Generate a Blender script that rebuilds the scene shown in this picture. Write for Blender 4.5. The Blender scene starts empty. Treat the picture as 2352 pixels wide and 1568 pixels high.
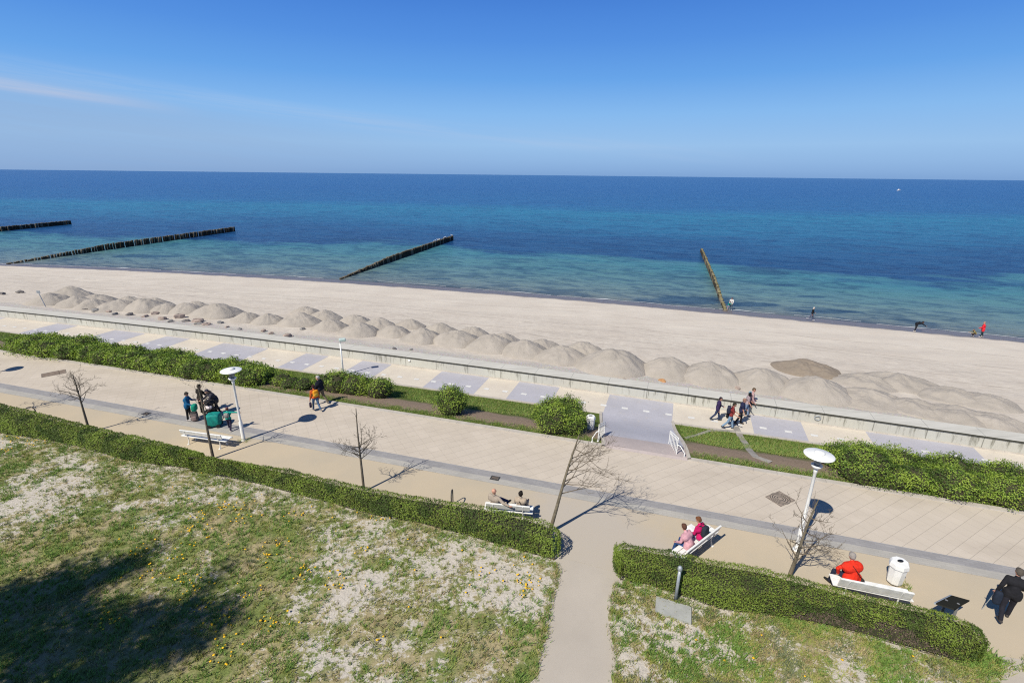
import bpy, math, random
import numpy as np
from mathutils import Vector, Matrix
R_ = math.radians
rng = np.random.default_rng(7); random.seed(7)
SC = bpy.context.scene; COL = SC.collection

# ------------------------------------------------------------------ camera
CAM_H, FPX, PITCH, ROLL = 13.0, 1136.0, R_(18.6), R_(0.61)
cam = bpy.data.objects.new('camera', bpy.data.cameras.new('camera')); COL.objects.link(cam)
cam.data.sensor_width = 36.0; cam.data.lens = 36.0*FPX/2352.0
cam.data.clip_start = 0.1; cam.data.clip_end = 90000.0
cam.matrix_world = Matrix.Translation((0, 0, CAM_H)) @ Matrix.Rotation(math.pi/2-PITCH, 4, 'X') @ Matrix.Rotation(ROLL, 4, 'Z')
SC.camera = cam
# ------------------------------------------------------------------ light
SUN_EL, SHADOW_AZ = R_(48.6), R_(47.5)          # shadows fall towards +x +y
to_sun = Vector((-math.cos(SUN_EL)*math.cos(SHADOW_AZ), -math.cos(SUN_EL)*math.sin(SHADOW_AZ), math.sin(SUN_EL)))
sun = bpy.data.objects.new('sun', bpy.data.lights.new('sun', 'SUN')); COL.objects.link(sun)
sun.data.energy = 5.0; sun.data.angle = R_(0.5); sun.data.color = (1.0, 0.94, 0.81)
sun.rotation_euler = to_sun.to_track_quat('Z', 'Y').to_euler()
SC.view_settings.view_transform = 'Standard'; SC.view_settings.look = 'None'
SC.cycles.use_denoising = False; SC.cycles.filter_width = 1.15          # keep the fine grain of sand, grass and water
SC.view_settings.exposure = 0.12; SC.view_settings.gamma = 1.0
W = bpy.data.worlds.new('World'); SC.world = W; W.use_nodes = True

def N(nt, typ, ins=None, **kw):
    n = nt.nodes.new(typ)
    for k, v in kw.items(): setattr(n, k, v)
    for k, v in (ins or {}).items():
        if isinstance(v, bpy.types.NodeSocket): nt.links.new(v, n.inputs[k])
        else: n.inputs[k].default_value = v
    return n
def M2(nt, op, a, b=0.0, c=0.0, clamp=False):
    n = N(nt, 'ShaderNodeMath', {0: a, 1: b, 2: c}, operation=op); n.use_clamp = clamp
    return n.outputs[0]
def MIX(nt, f, a, b, blend='MIX'):
    n = N(nt, 'ShaderNodeMix', data_type='RGBA', blend_type=blend)
    for i, v in ((0, f), (6, a), (7, b)):
        if isinstance(v, bpy.types.NodeSocket): nt.links.new(v, n.inputs[i])
        else: n.inputs[i].default_value = (*v, 1) if isinstance(v, tuple) and len(v) == 3 else v
    return n.outputs[2]
def RAMP(nt, f, stops, interp='LINEAR'):
    n = N(nt, 'ShaderNodeValToRGB', {0: f}); cr = n.color_ramp; cr.interpolation = interp
    while len(cr.elements) < len(stops): cr.elements.new(0.5)
    for e, (p, c) in zip(cr.elements, stops):
        e.position = p; e.color = (*c, 1) if len(c) == 3 else c
    return n.outputs[0]
def MR(nt, v, a, b, c=0.0, d=1.0, smooth=False):
    n = N(nt, 'ShaderNodeMapRange', {0: v, 1: a, 2: b, 3: c, 4: d})
    if smooth: n.interpolation_type = 'SMOOTHSTEP'
    return n.outputs[0]
def NOISE(nt, vec, scale, detail=3.0, rough=0.55, dist=0.0):
    return N(nt, 'ShaderNodeTexNoise', {'Vector': vec, 'Scale': scale, 'Detail': detail, 'Roughness': rough, 'Distortion': dist}).outputs[0]
def MAPV(nt, vec, scale=(1, 1, 1), rot=(0, 0, 0), loc=(0, 0, 0)):
    return N(nt, 'ShaderNodeMapping', {'Vector': vec, 'Scale': scale, 'Rotation': rot, 'Location': loc}).outputs[0]

nt = W.node_tree; nt.nodes.clear()
sky = N(nt, 'ShaderNodeTexSky', sky_type='NISHITA')
sky.sun_disc = False; sky.sun_elevation = SUN_EL; sky.sun_rotation = math.atan2(to_sun.x, to_sun.y)
sky.altitude = 0; sky.air_density = 1.0; sky.dust_density = 0.0; sky.ozone_density = 6.0
gen = N(nt, 'ShaderNodeTexCoord').outputs['Generated']
sx = N(nt, 'ShaderNodeSeparateXYZ', {0: gen})
az = M2(nt, 'ARCTAN2', sx.outputs[0], sx.outputs[1]); el = M2(nt, 'ARCSINE', sx.outputs[2])
SKY_S = 0.088
def sk(r, g, b):                                    # display colour of a stretch of clear sky -> radiance
    f = lambda c: ((c/255+0.055)/1.055)**2.4/SKY_S/1.087
    return (f(r), f(g), f(b))
# hazy air low over the sea: the clear sky model is mixed towards measured horizon colours
lowsky = RAMP(nt, MR(nt, el, 0.0, R_(30)), [(0.0, sk(128, 165, 212)), (0.02, sk(137, 174, 219)), (0.05, sk(145, 183, 226)), (0.10, sk(153, 193, 234)), (0.20, sk(135, 186, 238)), (0.31, sk(104, 165, 233)), (0.42, sk(86, 146, 225)), (0.55, sk(70, 128, 214)), (0.8, sk(52, 106, 198))])
hi = MIX(nt, 1.0, sky.outputs[0], (0.56, 0.70, 0.86), 'MULTIPLY')
base = MIX(nt, MR(nt, el, R_(14), R_(32), smooth=True), lowsky, hi)
# thin cirrus streaks low over the sea at the left
elc = M2(nt, 'ADD', el, M2(nt, 'MULTIPLY', az, 0.086))
cv = N(nt, 'ShaderNodeCombineXYZ', {0: M2(nt, 'MULTIPLY', az, 2.2), 1: M2(nt, 'MULTIPLY', elc, 60.0), 2: 0.0}).outputs[0]
cn = NOISE(nt, cv, 1.3, 6, 0.65, 0.5)
left = MR(nt, az, -0.50, -0.80, smooth=True); left2 = MR(nt, az, 0.1, -0.7, smooth=True)
pk = M2(nt, 'MULTIPLY', MR(nt, elc, 0.030, 0.043, smooth=True), MR(nt, elc, 0.056, 0.045, smooth=True))
c1 = M2(nt, 'MULTIPLY', M2(nt, 'MULTIPLY', pk, MR(nt, cn, 0.30, 0.60)), left)
vl = M2(nt, 'MULTIPLY', MR(nt, elc, 0.075, 0.02, smooth=True), M2(nt, 'MULTIPLY', left2, MR(nt, cn, 0.2, 0.8, 0.35, 0.75)))
skyc = MIX(nt, M2(nt, 'MULTIPLY', vl, 0.80, clamp=True), base, sk(148, 174, 210))
b2 = M2(nt, 'MULTIPLY', M2(nt, 'MULTIPLY', MR(nt, elc, 0.045, 0.064, smooth=True), MR(nt, elc, 0.085, 0.066, smooth=True)), M2(nt, 'MULTIPLY', MR(nt, az, 0.55, 0.1, smooth=True), MR(nt, cn, 0.35, 0.65)))
skyc = MIX(nt, M2(nt, 'MULTIPLY', b2, 0.45, clamp=True), skyc, sk(170, 196, 230))
skyc = MIX(nt, M2(nt, 'MULTIPLY', c1, 0.75, clamp=True), skyc, sk(196, 202, 222))
bg = N(nt, 'ShaderNodeBackground', {0: skyc, 1: SKY_S})
out = N(nt, 'ShaderNodeOutputWorld', {0: bg.outputs[0]})

# ------------------------------------------------------------------ picture plane -> world helpers (positions measured on the photograph)
def ray(x, y):
    u = (x-1176)/FPX; v = (y-784)/FPX; c, s = math.cos(ROLL), math.sin(ROLL)
    uu, vv = u*c+v*s, -u*s+v*c
    return np.array([uu, math.cos(PITCH)-vv*math.sin(PITCH), -math.sin(PITCH)-vv*math.cos(PITCH)])
def G(x, y, z=0.0):
    d = ray(x, y); t = (z-CAM_H)/d[2]
    return np.array([0, 0, CAM_H])+t*d
def fitcurve(pts, deg=2, z=0.0):
    w = np.array([G(x, y, z)[:2] for x, y in pts]); p = np.polyfit(w[:, 0], w[:, 1], deg)
    a, b = w[:, 0].min(), w[:, 0].max(); dp = np.polyder(p)
    def f(x):
        x = np.asarray(x, float); xc = np.clip(x, a, b)
        return np.polyval(p, xc)+(x-xc)*np.polyval(dp, xc)
    return f
LOW = -1.2                                        # lower promenade
KERB = fitcurve(((0,803),(121,824.5),(252,844.6),(404,867),(562,887.3),(706,914.6),(832,927),(919,944.6),(1226,991),(1396,1028),(1568,1056),(1699,1071),(1868,1093.6),(1983,1117.6),(2352,1170)))
GREY1 = fitcurve(((0,880),(252,924),(428,955),(694,1001.5),(919,1045.4),(1133,1083),(1284,1111),(1506,1152),(1800,1207),(2003,1241.6),(2352,1306)))
GREY2 = fitcurve(((0,902.5),(171,930),(352,964),(681,1025.5),(919,1072),(1171,1114.7),(1442,1167.5),(1746,1227.4),(2003,1272.5),(2308,1333)))
WALL = fitcurve(((0,725),(252,760.3),(588,797),(865,832),(1176,869),(1402.7,901.4),(1764,955.5),(2016,995.8),(2352,1046)), 2, LOW)
LEDGE = fitcurve(((0,762.8),(618,846.6),(719,859),(941,890.6),(1080,908),(1236,932),(1724,1000.4),(1868,1021.8)), 2, LOW)
SHP = np.polyfit([-96,-67.5,-28.7,0,28,43.5,56.6], [92.1,86.6,81,72,63.2,57.7,52.1], 2)
def SHORE(x):
    x = np.asarray(x, float); xc = np.clip(x, -110, 70)
    return np.polyval(SHP, xc)+(x-xc)*np.polyval(np.polyder(SHP), xc)
WALL_W = 1.05
def beach_f(x, y):
    w = WALL(x)+WALL_W*1.1
    return (y-w)/(SHORE(x)-w)
SEA = -3.6
def beach_z(x, y):
    return -0.75-(SEA*-1-0.75)*beach_f(x, y)
def GB(px, py):
    z = -1.0
    for _ in range(12):
        p = G(px, py, z); z = float(beach_z(p[0], p[1]))
    p[2] = z
    return p

# ------------------------------------------------------------------ object helpers
def tag(o, label=None, cat=None, group=None, kind=None):
    if label: o['label'] = label
    if cat: o['category'] = cat
    if group: o['group'] = group
    if kind: o['kind'] = kind
    return o
def empty(name, loc, rz=0.0):
    o = bpy.data.objects.new(name, None); o.empty_display_size = 0.2
    COL.objects.link(o); o.location = loc; o.rotation_euler = (0, 0, rz)
    return o
def thing(name, label, cat, loc=(0, 0, 0), rz=0.0, group=None):
    return tag(empty(name, loc, rz), label, cat, group)
def link_mesh(name, me, parent=None, loc=None):
    o = bpy.data.objects.new(name, me); COL.objects.link(o)
    if parent: o.parent = parent
    if loc is not None: o.location = loc
    return o
def fast_mesh(name, V, F, mats, midx=None, smooth=False):
    """V (n,3), F (m,k) constant k"""
    V = np.asarray(V, np.float32); F = np.asarray(F, np.int32); m, k = F.shape
    me = bpy.data.meshes.new(name); me.vertices.add(len(V)); me.vertices.foreach_set('co', V.ravel())
    me.loops.add(m*k); me.loops.foreach_set('vertex_index', F.ravel())
    me.polygons.add(m); me.polygons.foreach_set('loop_start', np.arange(0, m*k, k, dtype=np.int32))
    if midx is not None: me.polygons.foreach_set('material_index', np.asarray(midx, np.int32))
    me.polygons.foreach_set('use_smooth', np.full(m, smooth))
    for mt in mats: me.materials.append(mt)
    me.update(calc_edges=True)
    return me
class MB:
    def __init__(s): s.v = []; s.f = []; s.m = []; s.sm = []
    def add(s, V, F, mi=0, smooth=False):
        b = len(s.v); s.v += [tuple(map(float, p)) for p in V]
        for f in F: s.f.append(tuple(i+b for i in f)); s.m.append(mi); s.sm.append(smooth)
        return s
    def box(s, c, d, rz=0.0, mi=0, mat=None, bev=0.0):
        x, y, z = d[0]/2, d[1]/2, d[2]/2
        if bev <= 0:
            P = [(-x,-y,-z),(x,-y,-z),(x,y,-z),(-x,y,-z),(-x,-y,z),(x,-y,z),(x,y,z),(-x,y,z)]
            F = [(3,2,1,0),(4,5,6,7),(0,1,5,4),(1,2,6,5),(2,3,7,6),(3,0,4,7)]
        else:
            bm_r = []
            for zz, q in ((-z, bev), (-z+bev, 0), (z-bev, 0), (z, bev)):
                xx, yy = x-q, y-q; b = bev*0.999 if q == 0 else bev*0.5
                bm_r.append([(-xx+b,-yy,zz),(xx-b,-yy,zz),(xx,-yy+b,zz),(xx,yy-b,zz),(xx-b,yy,zz),(-xx+b,yy,zz),(-xx,yy-b,zz),(-xx,-yy+b,zz)])
            P = sum(bm_r, []); F = [tuple(range(7, -1, -1)), tuple(range(24, 32))]
            for r in range(3):
                for i in range(8): F.append((r*8+i, r*8+(i+1) % 8, (r+1)*8+(i+1) % 8, (r+1)*8+i))
        Mx = mat if mat is not None else Matrix.Rotation(rz, 3, 'Z')
        P = [Vector(c)+Mx @ Vector(p) for p in P]
        return s.add(P, F, mi)
    def tube(s, pts, rad, n=8, mi=0, cap=True, smooth=True):
        pts = [Vector(p) for p in pts]; rad = rad if hasattr(rad, '__len__') else [rad]*len(pts)
        V = []; F = []
        t0 = (pts[1]-pts[0]).normalized(); a = t0.orthogonal().normalized()
        for i, p in enumerate(pts):
            t = (pts[min(i+1, len(pts)-1)]-pts[max(i-1, 0)]).normalized()
            a = (a-t*a.dot(t)); a = a.normalized() if a.length > 1e-6 else t.orthogonal().normalized(); b = t.cross(a)
            for k in range(n):
                th = 2*math.pi*k/n; V.append(p+(a*math.cos(th)+b*math.sin(th))*rad[i])
        for i in range(len(pts)-1):
            for k in range(n): F.append((i*n+k, i*n+(k+1) % n, (i+1)*n+(k+1) % n, (i+1)*n+k))
        s.add(V, F, mi, smooth)
        if cap:
            s.add(V[:n], [tuple(range(n-1, -1, -1))], mi); s.add(V[-n:], [tuple(range(n))], mi)
        return s
    def lathe(s, prof, n=20, c=(0, 0, 0), mi=0, smooth=True, close=True, rot=0.0):
        V = []; F = []; c = Vector(c)
        for r, z in prof:
            for k in range(n): V.append(c+Vector((r*math.cos(rot+2*math.pi*k/n), r*math.sin(rot+2*math.pi*k/n), z)))
        for i in range(len(prof)-1):
            for k in range(n): F.append((i*n+k, i*n+(k+1) % n, (i+1)*n+(k+1) % n, (i+1)*n+k))
        if close: F += [tuple(range(n-1, -1, -1)), tuple(range((len(prof)-1)*n, len(prof)*n))]
        return s.add(V, F, mi, smooth)
    def ball(s, c, r, n=12, e=1.0, mat=None, mi=0, noise=0.0, e2=None):
        r = r if hasattr(r, '__len__') else (r, r, r); V = []; F = []; m = n//2+1
        sp = lambda a, p: math.copysign(abs(a)**p, a); e2 = e if e2 is None else e2
        for i in range(m+1):
            ph = -math.pi/2+math.pi*i/m
            for k in range(n):
                th = 2*math.pi*k/n; q = 1+noise*random.uniform(-1, 1)
                p = Vector((r[0]*sp(math.cos(ph), e)*sp(math.cos(th), e2), r[1]*sp(math.cos(ph), e)*sp(math.sin(th), e2), r[2]*sp(math.sin(ph), e)))*q
                V.append(Vector(c)+((mat @ p) if mat is not None else p))
        for i in range(m):
            for k in range(n): F.append((i*n+k, i*n+(k+1) % n, (i+1)*n+(k+1) % n, (i+1)*n+k))
        return s.add(V, F, mi, True)
    def build(s, name, mats, parent=None, label=None):
        mats = mats if isinstance(mats, (list, tuple)) else [mats]
        me = bpy.data.meshes.new(name); me.from_pydata(s.v, [], s.f)
        for m in mats: me.materials.append(m)
        me.polygons.foreach_set('material_index', s.m); me.polygons.foreach_set('use_smooth', s.sm); me.update()
        o = link_mesh(name, me, parent)
        if label: o['label'] = label
        return o
def copy_tree(o, parent=None):
    c = o.copy(); COL.objects.link(c); c.parent = parent
    for ch in list(o.children): copy_tree(ch, c)
    return c

# ------------------------------------------------------------------ materials
def newmat(name):
    m = bpy.data.materials.new(name); m.use_nodes = True; t = m.node_tree; t.nodes.clear()
    o = N(t, 'ShaderNodeOutputMaterial'); p = N(t, 'ShaderNodeBsdfPrincipled')
    t.links.new(p.outputs[0], o.inputs[0])
    pos = N(t, 'ShaderNodeNewGeometry').outputs['Position']
    return m, t, p, pos
def setp(t, p, **kw):
    for k, v in kw.items():
        k = k.replace('_', ' ')
        if isinstance(v, bpy.types.NodeSocket): t.links.new(v, p.inputs[k])
        else: p.inputs[k].default_value = (*v, 1) if isinstance(v, tuple) and len(v) == 3 else v
def BUMP(t, p, h, strength=0.3, dist=0.02):
    b = N(t, 'ShaderNodeBump', {'Height': h, 'Strength': strength, 'Distance': dist}); t.links.new(b.outputs[0], p.inputs['Normal'])
_cache = {}
def mk(name, rgb, rough=0.7, rgb2=None, scale=8.0, bump=0.0, metal=0.0, spec=0.35, bscale=None):
    if name in _cache: return _cache[name]
    m, t, p, pos = newmat(name)
    n = NOISE(t, pos, scale, 4)
    c = MIX(t, MR(t, n, 0.35, 0.65), rgb, rgb2 if rgb2 else tuple(x*0.86 for x in rgb))
    setp(t, p, Base_Color=c, Roughness=rough, Metallic=metal, Specular_IOR_Level=spec)
    if bump: BUMP(t, p, NOISE(t, pos, bscale or scale*3, 4), bump, 0.02)
    _cache[name] = m
    return m
def leafmat(name, a, b, transl=0.25):
    m, t, p, pos = newmat(name)
    c = MIX(t, MR(t, NOISE(t, pos, 1.3, 3), 0.35, 0.65), a, b)
    setp(t, p, Base_Color=c, Roughness=0.55, Specular_IOR_Level=0.3)
    tr = N(t, 'ShaderNodeBsdfTranslucent', {0: MIX(t, 1.0, c, (1.0, 1.15, 0.6), 'MULTIPLY')})
    mx = N(t, 'ShaderNodeMixShader', {0: transl, 1: p.outputs[0], 2: tr.outputs[0]})
    o = [n for n in t.nodes if n.type == 'OUTPUT_MATERIAL'][0]; t.links.new(mx.outputs[0], o.inputs[0])
    return m
def fabric(rgb, rough=0.85):
    name = 'fabric_%02x%02x%02x' % tuple(int(min(1, x)*255) for x in rgb)
    return mk(name, rgb, rough, tuple(x*0.75 for x in rgb), 14, 0.15, spec=0.2)

M_white = mk('white_paint', (0.80, 0.80, 0.79), 0.4, (0.70, 0.70, 0.68), 3.0)
M_whitewood = mk('white_painted_wood', (0.80, 0.80, 0.78), 0.5, (0.66, 0.66, 0.63), 5.0, 0.1)
M_glass = mk('lamp_glass', (0.22, 0.25, 0.27), 0.12, (0.16, 0.18, 0.2), 3.0, spec=0.7)
M_galv = mk('galvanised_steel', (0.40, 0.43, 0.46), 0.45, (0.30, 0.33, 0.36), 6, metal=0.35)
M_dark = mk('dark_metal', (0.035, 0.035, 0.035), 0.5, (0.06, 0.06, 0.055), 9)
M_black = mk('black_plastic', (0.015, 0.015, 0.017), 0.5)
M_rust = mk('weathered_iron', (0.16, 0.12, 0.095), 0.75, (0.24, 0.19, 0.15), 6, 0.2)
M_skin = mk('skin', (0.55, 0.30, 0.21), 0.55, (0.48, 0.24, 0.17), 20)
M_eye = mk('eye_dark', (0.02, 0.015, 0.012), 0.3)
M_bark = mk('bark', (0.10, 0.082, 0.062), 0.9, (0.17, 0.145, 0.11), 9, 0.4)
M_bark_pale = mk('bark_lichen', (0.20, 0.17, 0.12), 0.9, (0.12, 0.10, 0.07), 7, 0.4)
M_twig_pale = mk('twig_bark_pale', (0.15, 0.12, 0.085), 0.9, (0.10, 0.08, 0.06), 9)
M_twig = mk('twig_bark', (0.06, 0.048, 0.038), 0.9, (0.095, 0.08, 0.06), 9)

def sheet_mat(name, build):
    m, t, p, pos = newmat(name); build(t, p, pos); return m
PAVE_A = R_(29.3)
def b_main(t, p, pos):
    v = MAPV(t, pos, (1, 1, 1), (0, 0, -PAVE_A))
    sp_ = N(t, 'ShaderNodeSeparateXYZ', {0: v}); fy = M2(t, 'FRACT', M2(t, 'MULTIPLY', sp_.outputs[1], 2.0)); fx = M2(t, 'FRACT', M2(t, 'MULTIPLY', sp_.outputs[0], 2.0))
    l1 = M2(t, 'LESS_THAN', fy, 0.030); l2 = M2(t, 'LESS_THAN', fx, 0.022)
    cell = N(t, 'ShaderNodeTexWhiteNoise', {'Vector': N(t, 'ShaderNodeVectorMath', {0: N(t, 'ShaderNodeVectorMath', {0: v, 1: (2, 2, 0)}, operation='MULTIPLY').outputs[0]}, operation='FLOOR').outputs[0]}).outputs['Value']
    lin = M2(t, 'MAXIMUM', M2(t, 'MULTIPLY', l1, 0.55), M2(t, 'MULTIPLY', l2, MR(t, NOISE(t, pos, 0.12, 2), 0.40, 0.6, 0.22, 0.48)))
    n = NOISE(t, pos, 0.5, 5, 0.6); st = NOISE(t, pos, 5.0, 5, 0.7)
    c = MIX(t, MR(t, n, 0.3, 0.7), (0.545, 0.48, 0.405), (0.49, 0.43, 0.36))
    c = MIX(t, MR(t, NOISE(t, MAPV(t, pos, (0.12, 0.5, 1), (0, 0, R_(17))), 1.0, 6, 0.7), 0.48, 0.68, 0, 0.55), c, (0.40, 0.345, 0.285))
    c = MIX(t, MR(t, st, 0.60, 0.76, 0, 0.45), c, (0.34, 0.295, 0.24))
    c = MIX(t, MR(t, cell, 0, 1, 0, 0.22), c, (0.40, 0.35, 0.285))
    c = MIX(t, lin, c, (0.20, 0.175, 0.15))
    setp(t, p, Base_Color=c, Roughness=0.85, Specular_IOR_Level=0.2)
    BUMP(t, p, NOISE(t, pos, 40, 2), 0.15, 0.01)
def b_grey(t, p, pos):
    v = MAPV(t, pos, (1, 1, 1), (0, 0, R_(18)))
    br = N(t, 'ShaderNodeTexBrick', {'Vector': v, 'Color1': (1, 1, 1, 1), 'Color2': (0.86, 0.86, 0.87, 1), 'Mortar': (0.75, 0.75, 0.75, 1), 'Scale': 1.0, 'Mortar Size': 0.006, 'Brick Width': 0.34, 'Row Height': 0.11})
    c = MIX(t, MR(t, NOISE(t, pos, 0.8, 4), 0.35, 0.65), (0.315, 0.305, 0.305), (0.275, 0.268, 0.27))
    c = MIX(t, 1.0, c, br.outputs[0], 'MULTIPLY')
    setp(t, p, Base_Color=c, Roughness=0.8, Specular_IOR_Level=0.25)
def b_grey_light(t, p, pos):
    br = N(t, 'ShaderNodeTexBrick', {'Vector': MAPV(t, pos, rot=(0, 0, R_(18))), 'Color1': (1, 1, 1, 1), 'Color2': (0.9, 0.9, 0.9, 1), 'Mortar': (0.8, 0.8, 0.8, 1), 'Mortar Size': 0.006, 'Scale': 1.0, 'Brick Width': 0.34, 'Row Height': 0.11})
    c = MIX(t, MR(t, NOISE(t, pos, 0.8, 4), 0.35, 0.65), (0.415, 0.395, 0.36), (0.365, 0.35, 0.325))
    setp(t, p, Base_Color=MIX(t, 1.0, c, br.outputs[0], 'MULTIPLY'), Roughness=0.85, Specular_IOR_Level=0.2)
def b_walk(t, p, pos):
    n = NOISE(t, pos, 0.35, 5, 0.6); f = NOISE(t, pos, 14, 4, 0.7)
    c = MIX(t, MR(t, n, 0.35, 0.65), (0.49, 0.41, 0.30), (0.44, 0.38, 0.29))
    pd = N(t, 'ShaderNodeVectorMath', {0: pos, 1: (2.7, 15.2, 0)}, operation='DISTANCE').outputs['Value']
    c = MIX(t, MR(t, M2(t, 'ADD', pd, M2(t, 'MULTIPLY', M2(t, 'SUBTRACT', NOISE(t, pos, 0.9, 5), 0.5), 4.0)), 4.6, 1.6, smooth=True), c, (0.43, 0.385, 0.33))
    c = MIX(t, MR(t, f, 0.6, 0.8, 0, 0.5), c, (0.40, 0.34, 0.27))
    c = MIX(t, MR(t, NOISE(t, pos, 60, 2), 0.35, 0.65, 0, 0.12), c, (0.3, 0.25, 0.2))
    setp(t, p, Base_Color=c, Roughness=0.95, Specular_IOR_Level=0.1); BUMP(t, p, NOISE(t, pos, 50, 3), 0.3, 0.01)
def b_path(t, p, pos):
    n = NOISE(t, pos, 0.5, 5, 0.6)
    c = MIX(t, MR(t, n, 0.35, 0.65), (0.45, 0.405, 0.35), (0.405, 0.365, 0.315))
    c = MIX(t, MR(t, NOISE(t, pos, 45, 3), 0.4, 0.75, 0, 0.3), c, (0.33, 0.28, 0.235))
    c = MIX(t, MR(t, NOISE(t, pos, 9, 4, 0.7), 0.64, 0.72, 0, 0.35), c, (0.30, 0.26, 0.22))
    setp(t, p, Base_Color=c, Roughness=0.95, Specular_IOR_Level=0.1); BUMP(t, p, NOISE(t, pos, 60, 3), 0.35, 0.01)
def b_lower(c1, c2):
    def b(t, p, pos):
        br = N(t, 'ShaderNodeTexBrick', {'Vector': MAPV(t, pos, rot=(0, 0, R_(19))), 'Color1': (1, 1, 1, 1), 'Color2': (0.95, 0.95, 0.95, 1), 'Mortar': (0.82, 0.82, 0.82, 1), 'Scale': 1.0, 'Mortar Size': 0.006, 'Brick Width': 0.4, 'Row Height': 0.2})
        c = MIX(t, MR(t, NOISE(t, pos, 0.7, 5, 0.6), 0.35, 0.65), c1, c2)
        c = MIX(t, MR(t, NOISE(t, pos, 4, 5, 0.75), 0.56, 0.72, 0, 0.5), c, tuple(x*0.72 for x in c1))
        c = MIX(t, MR(t, NOISE(t, pos, 1.4, 6, 0.7), 0.60, 0.72, 0, 0.45), c, (0.56, 0.50, 0.43))
        setp(t, p, Base_Color=MIX(t, 0.7, c, br.outputs[0], 'MULTIPLY'), Roughness=0.85, Specular_IOR_Level=0.2)
    return b
def b_wall(t, p, pos):
    # concrete with rain streaks hanging from the coping and cast joints
    r = MAPV(t, pos, (1, 1, 1), (0, 0, R_(19)))
    s = N(t, 'ShaderNodeSeparateXYZ', {0: r}); z = N(t, 'ShaderNodeSeparateXYZ', {0: pos}).outputs[2]
    v = N(t, 'ShaderNodeCombineXYZ', {0: M2(t, 'MULTIPLY', s.outputs[0], 1.0), 1: 0.0, 2: M2(t, 'MULTIPLY', z, 0.12)}).outputs[0]
    st = NOISE(t, v, 3.2, 5, 0.75); big = NOISE(t, pos, 0.35, 3)
    c = MIX(t, MR(t, big, 0.35, 0.65), (0.50, 0.50, 0.455), (0.465, 0.455, 0.415))
    reach = M2(t, 'ADD', MR(t, z, -1.25, -0.45, 0.0, 0.09), st)
    c = MIX(t, MR(t, reach, 0.585, 0.72, 0, 0.85), c, (0.16, 0.155, 0.125))
    jo = M2(t, 'ABSOLUTE', M2(t, 'SUBTRACT', M2(t, 'FRACT', M2(t, 'MULTIPLY', s.outputs[0], 1/2.6)), 0.5))
    c = MIX(t, M2(t, 'LESS_THAN', jo, 0.009), c, (0.24, 0.235, 0.21))
    low = MR(t, M2(t, 'ADD', z, M2(t, 'MULTIPLY', st, 0.22)), -1.02, -1.10)
    c = MIX(t, M2(t, 'MULTIPLY', low, 0.45), c, (0.26, 0.27, 0.19))
    setp(t, p, Base_Color=c, Roughness=0.9, Specular_IOR_Level=0.15); BUMP(t, p, NOISE(t, pos, 18, 4), 0.2, 0.02)
def b_coping(t, p, pos):
    c = MIX(t, MR(t, NOISE(t, MAPV(t, pos, (0.4, 3, 1), (0, 0, R_(19))), 1.2, 5, 0.7), 0.35, 0.7), (0.53, 0.515, 0.475), (0.41, 0.40, 0.365))
    r = N(t, 'ShaderNodeSeparateXYZ', {0: MAPV(t, pos, rot=(0, 0, R_(19)))})
    jo = M2(t, 'ABSOLUTE', M2(t, 'SUBTRACT', M2(t, 'FRACT', M2(t, 'MULTIPLY', r.outputs[0], 1/2.6)), 0.5))
    c = MIX(t, M2(t, 'LESS_THAN', jo, 0.006), c, (0.3, 0.3, 0.28))
    setp(t, p, Base_Color=c, Roughness=0.9, Specular_IOR_Level=0.15)
def bf_nodes(t, pos):
    s = N(t, 'ShaderNodeSeparateXYZ', {0: pos}); x, y = s.outputs[0], s.outputs[1]
    xc = M2(t, 'MAXIMUM', M2(t, 'MINIMUM', x, 70.0), -110.0)
    sh = M2(t, 'ADD', M2(t, 'MULTIPLY', M2(t, 'ADD', M2(t, 'MULTIPLY', xc, float(SHP[0])), float(SHP[1])), xc), float(SHP[2]))
    return M2(t, 'SUBTRACT', y, sh), x, y          # metres past the waterline
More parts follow.
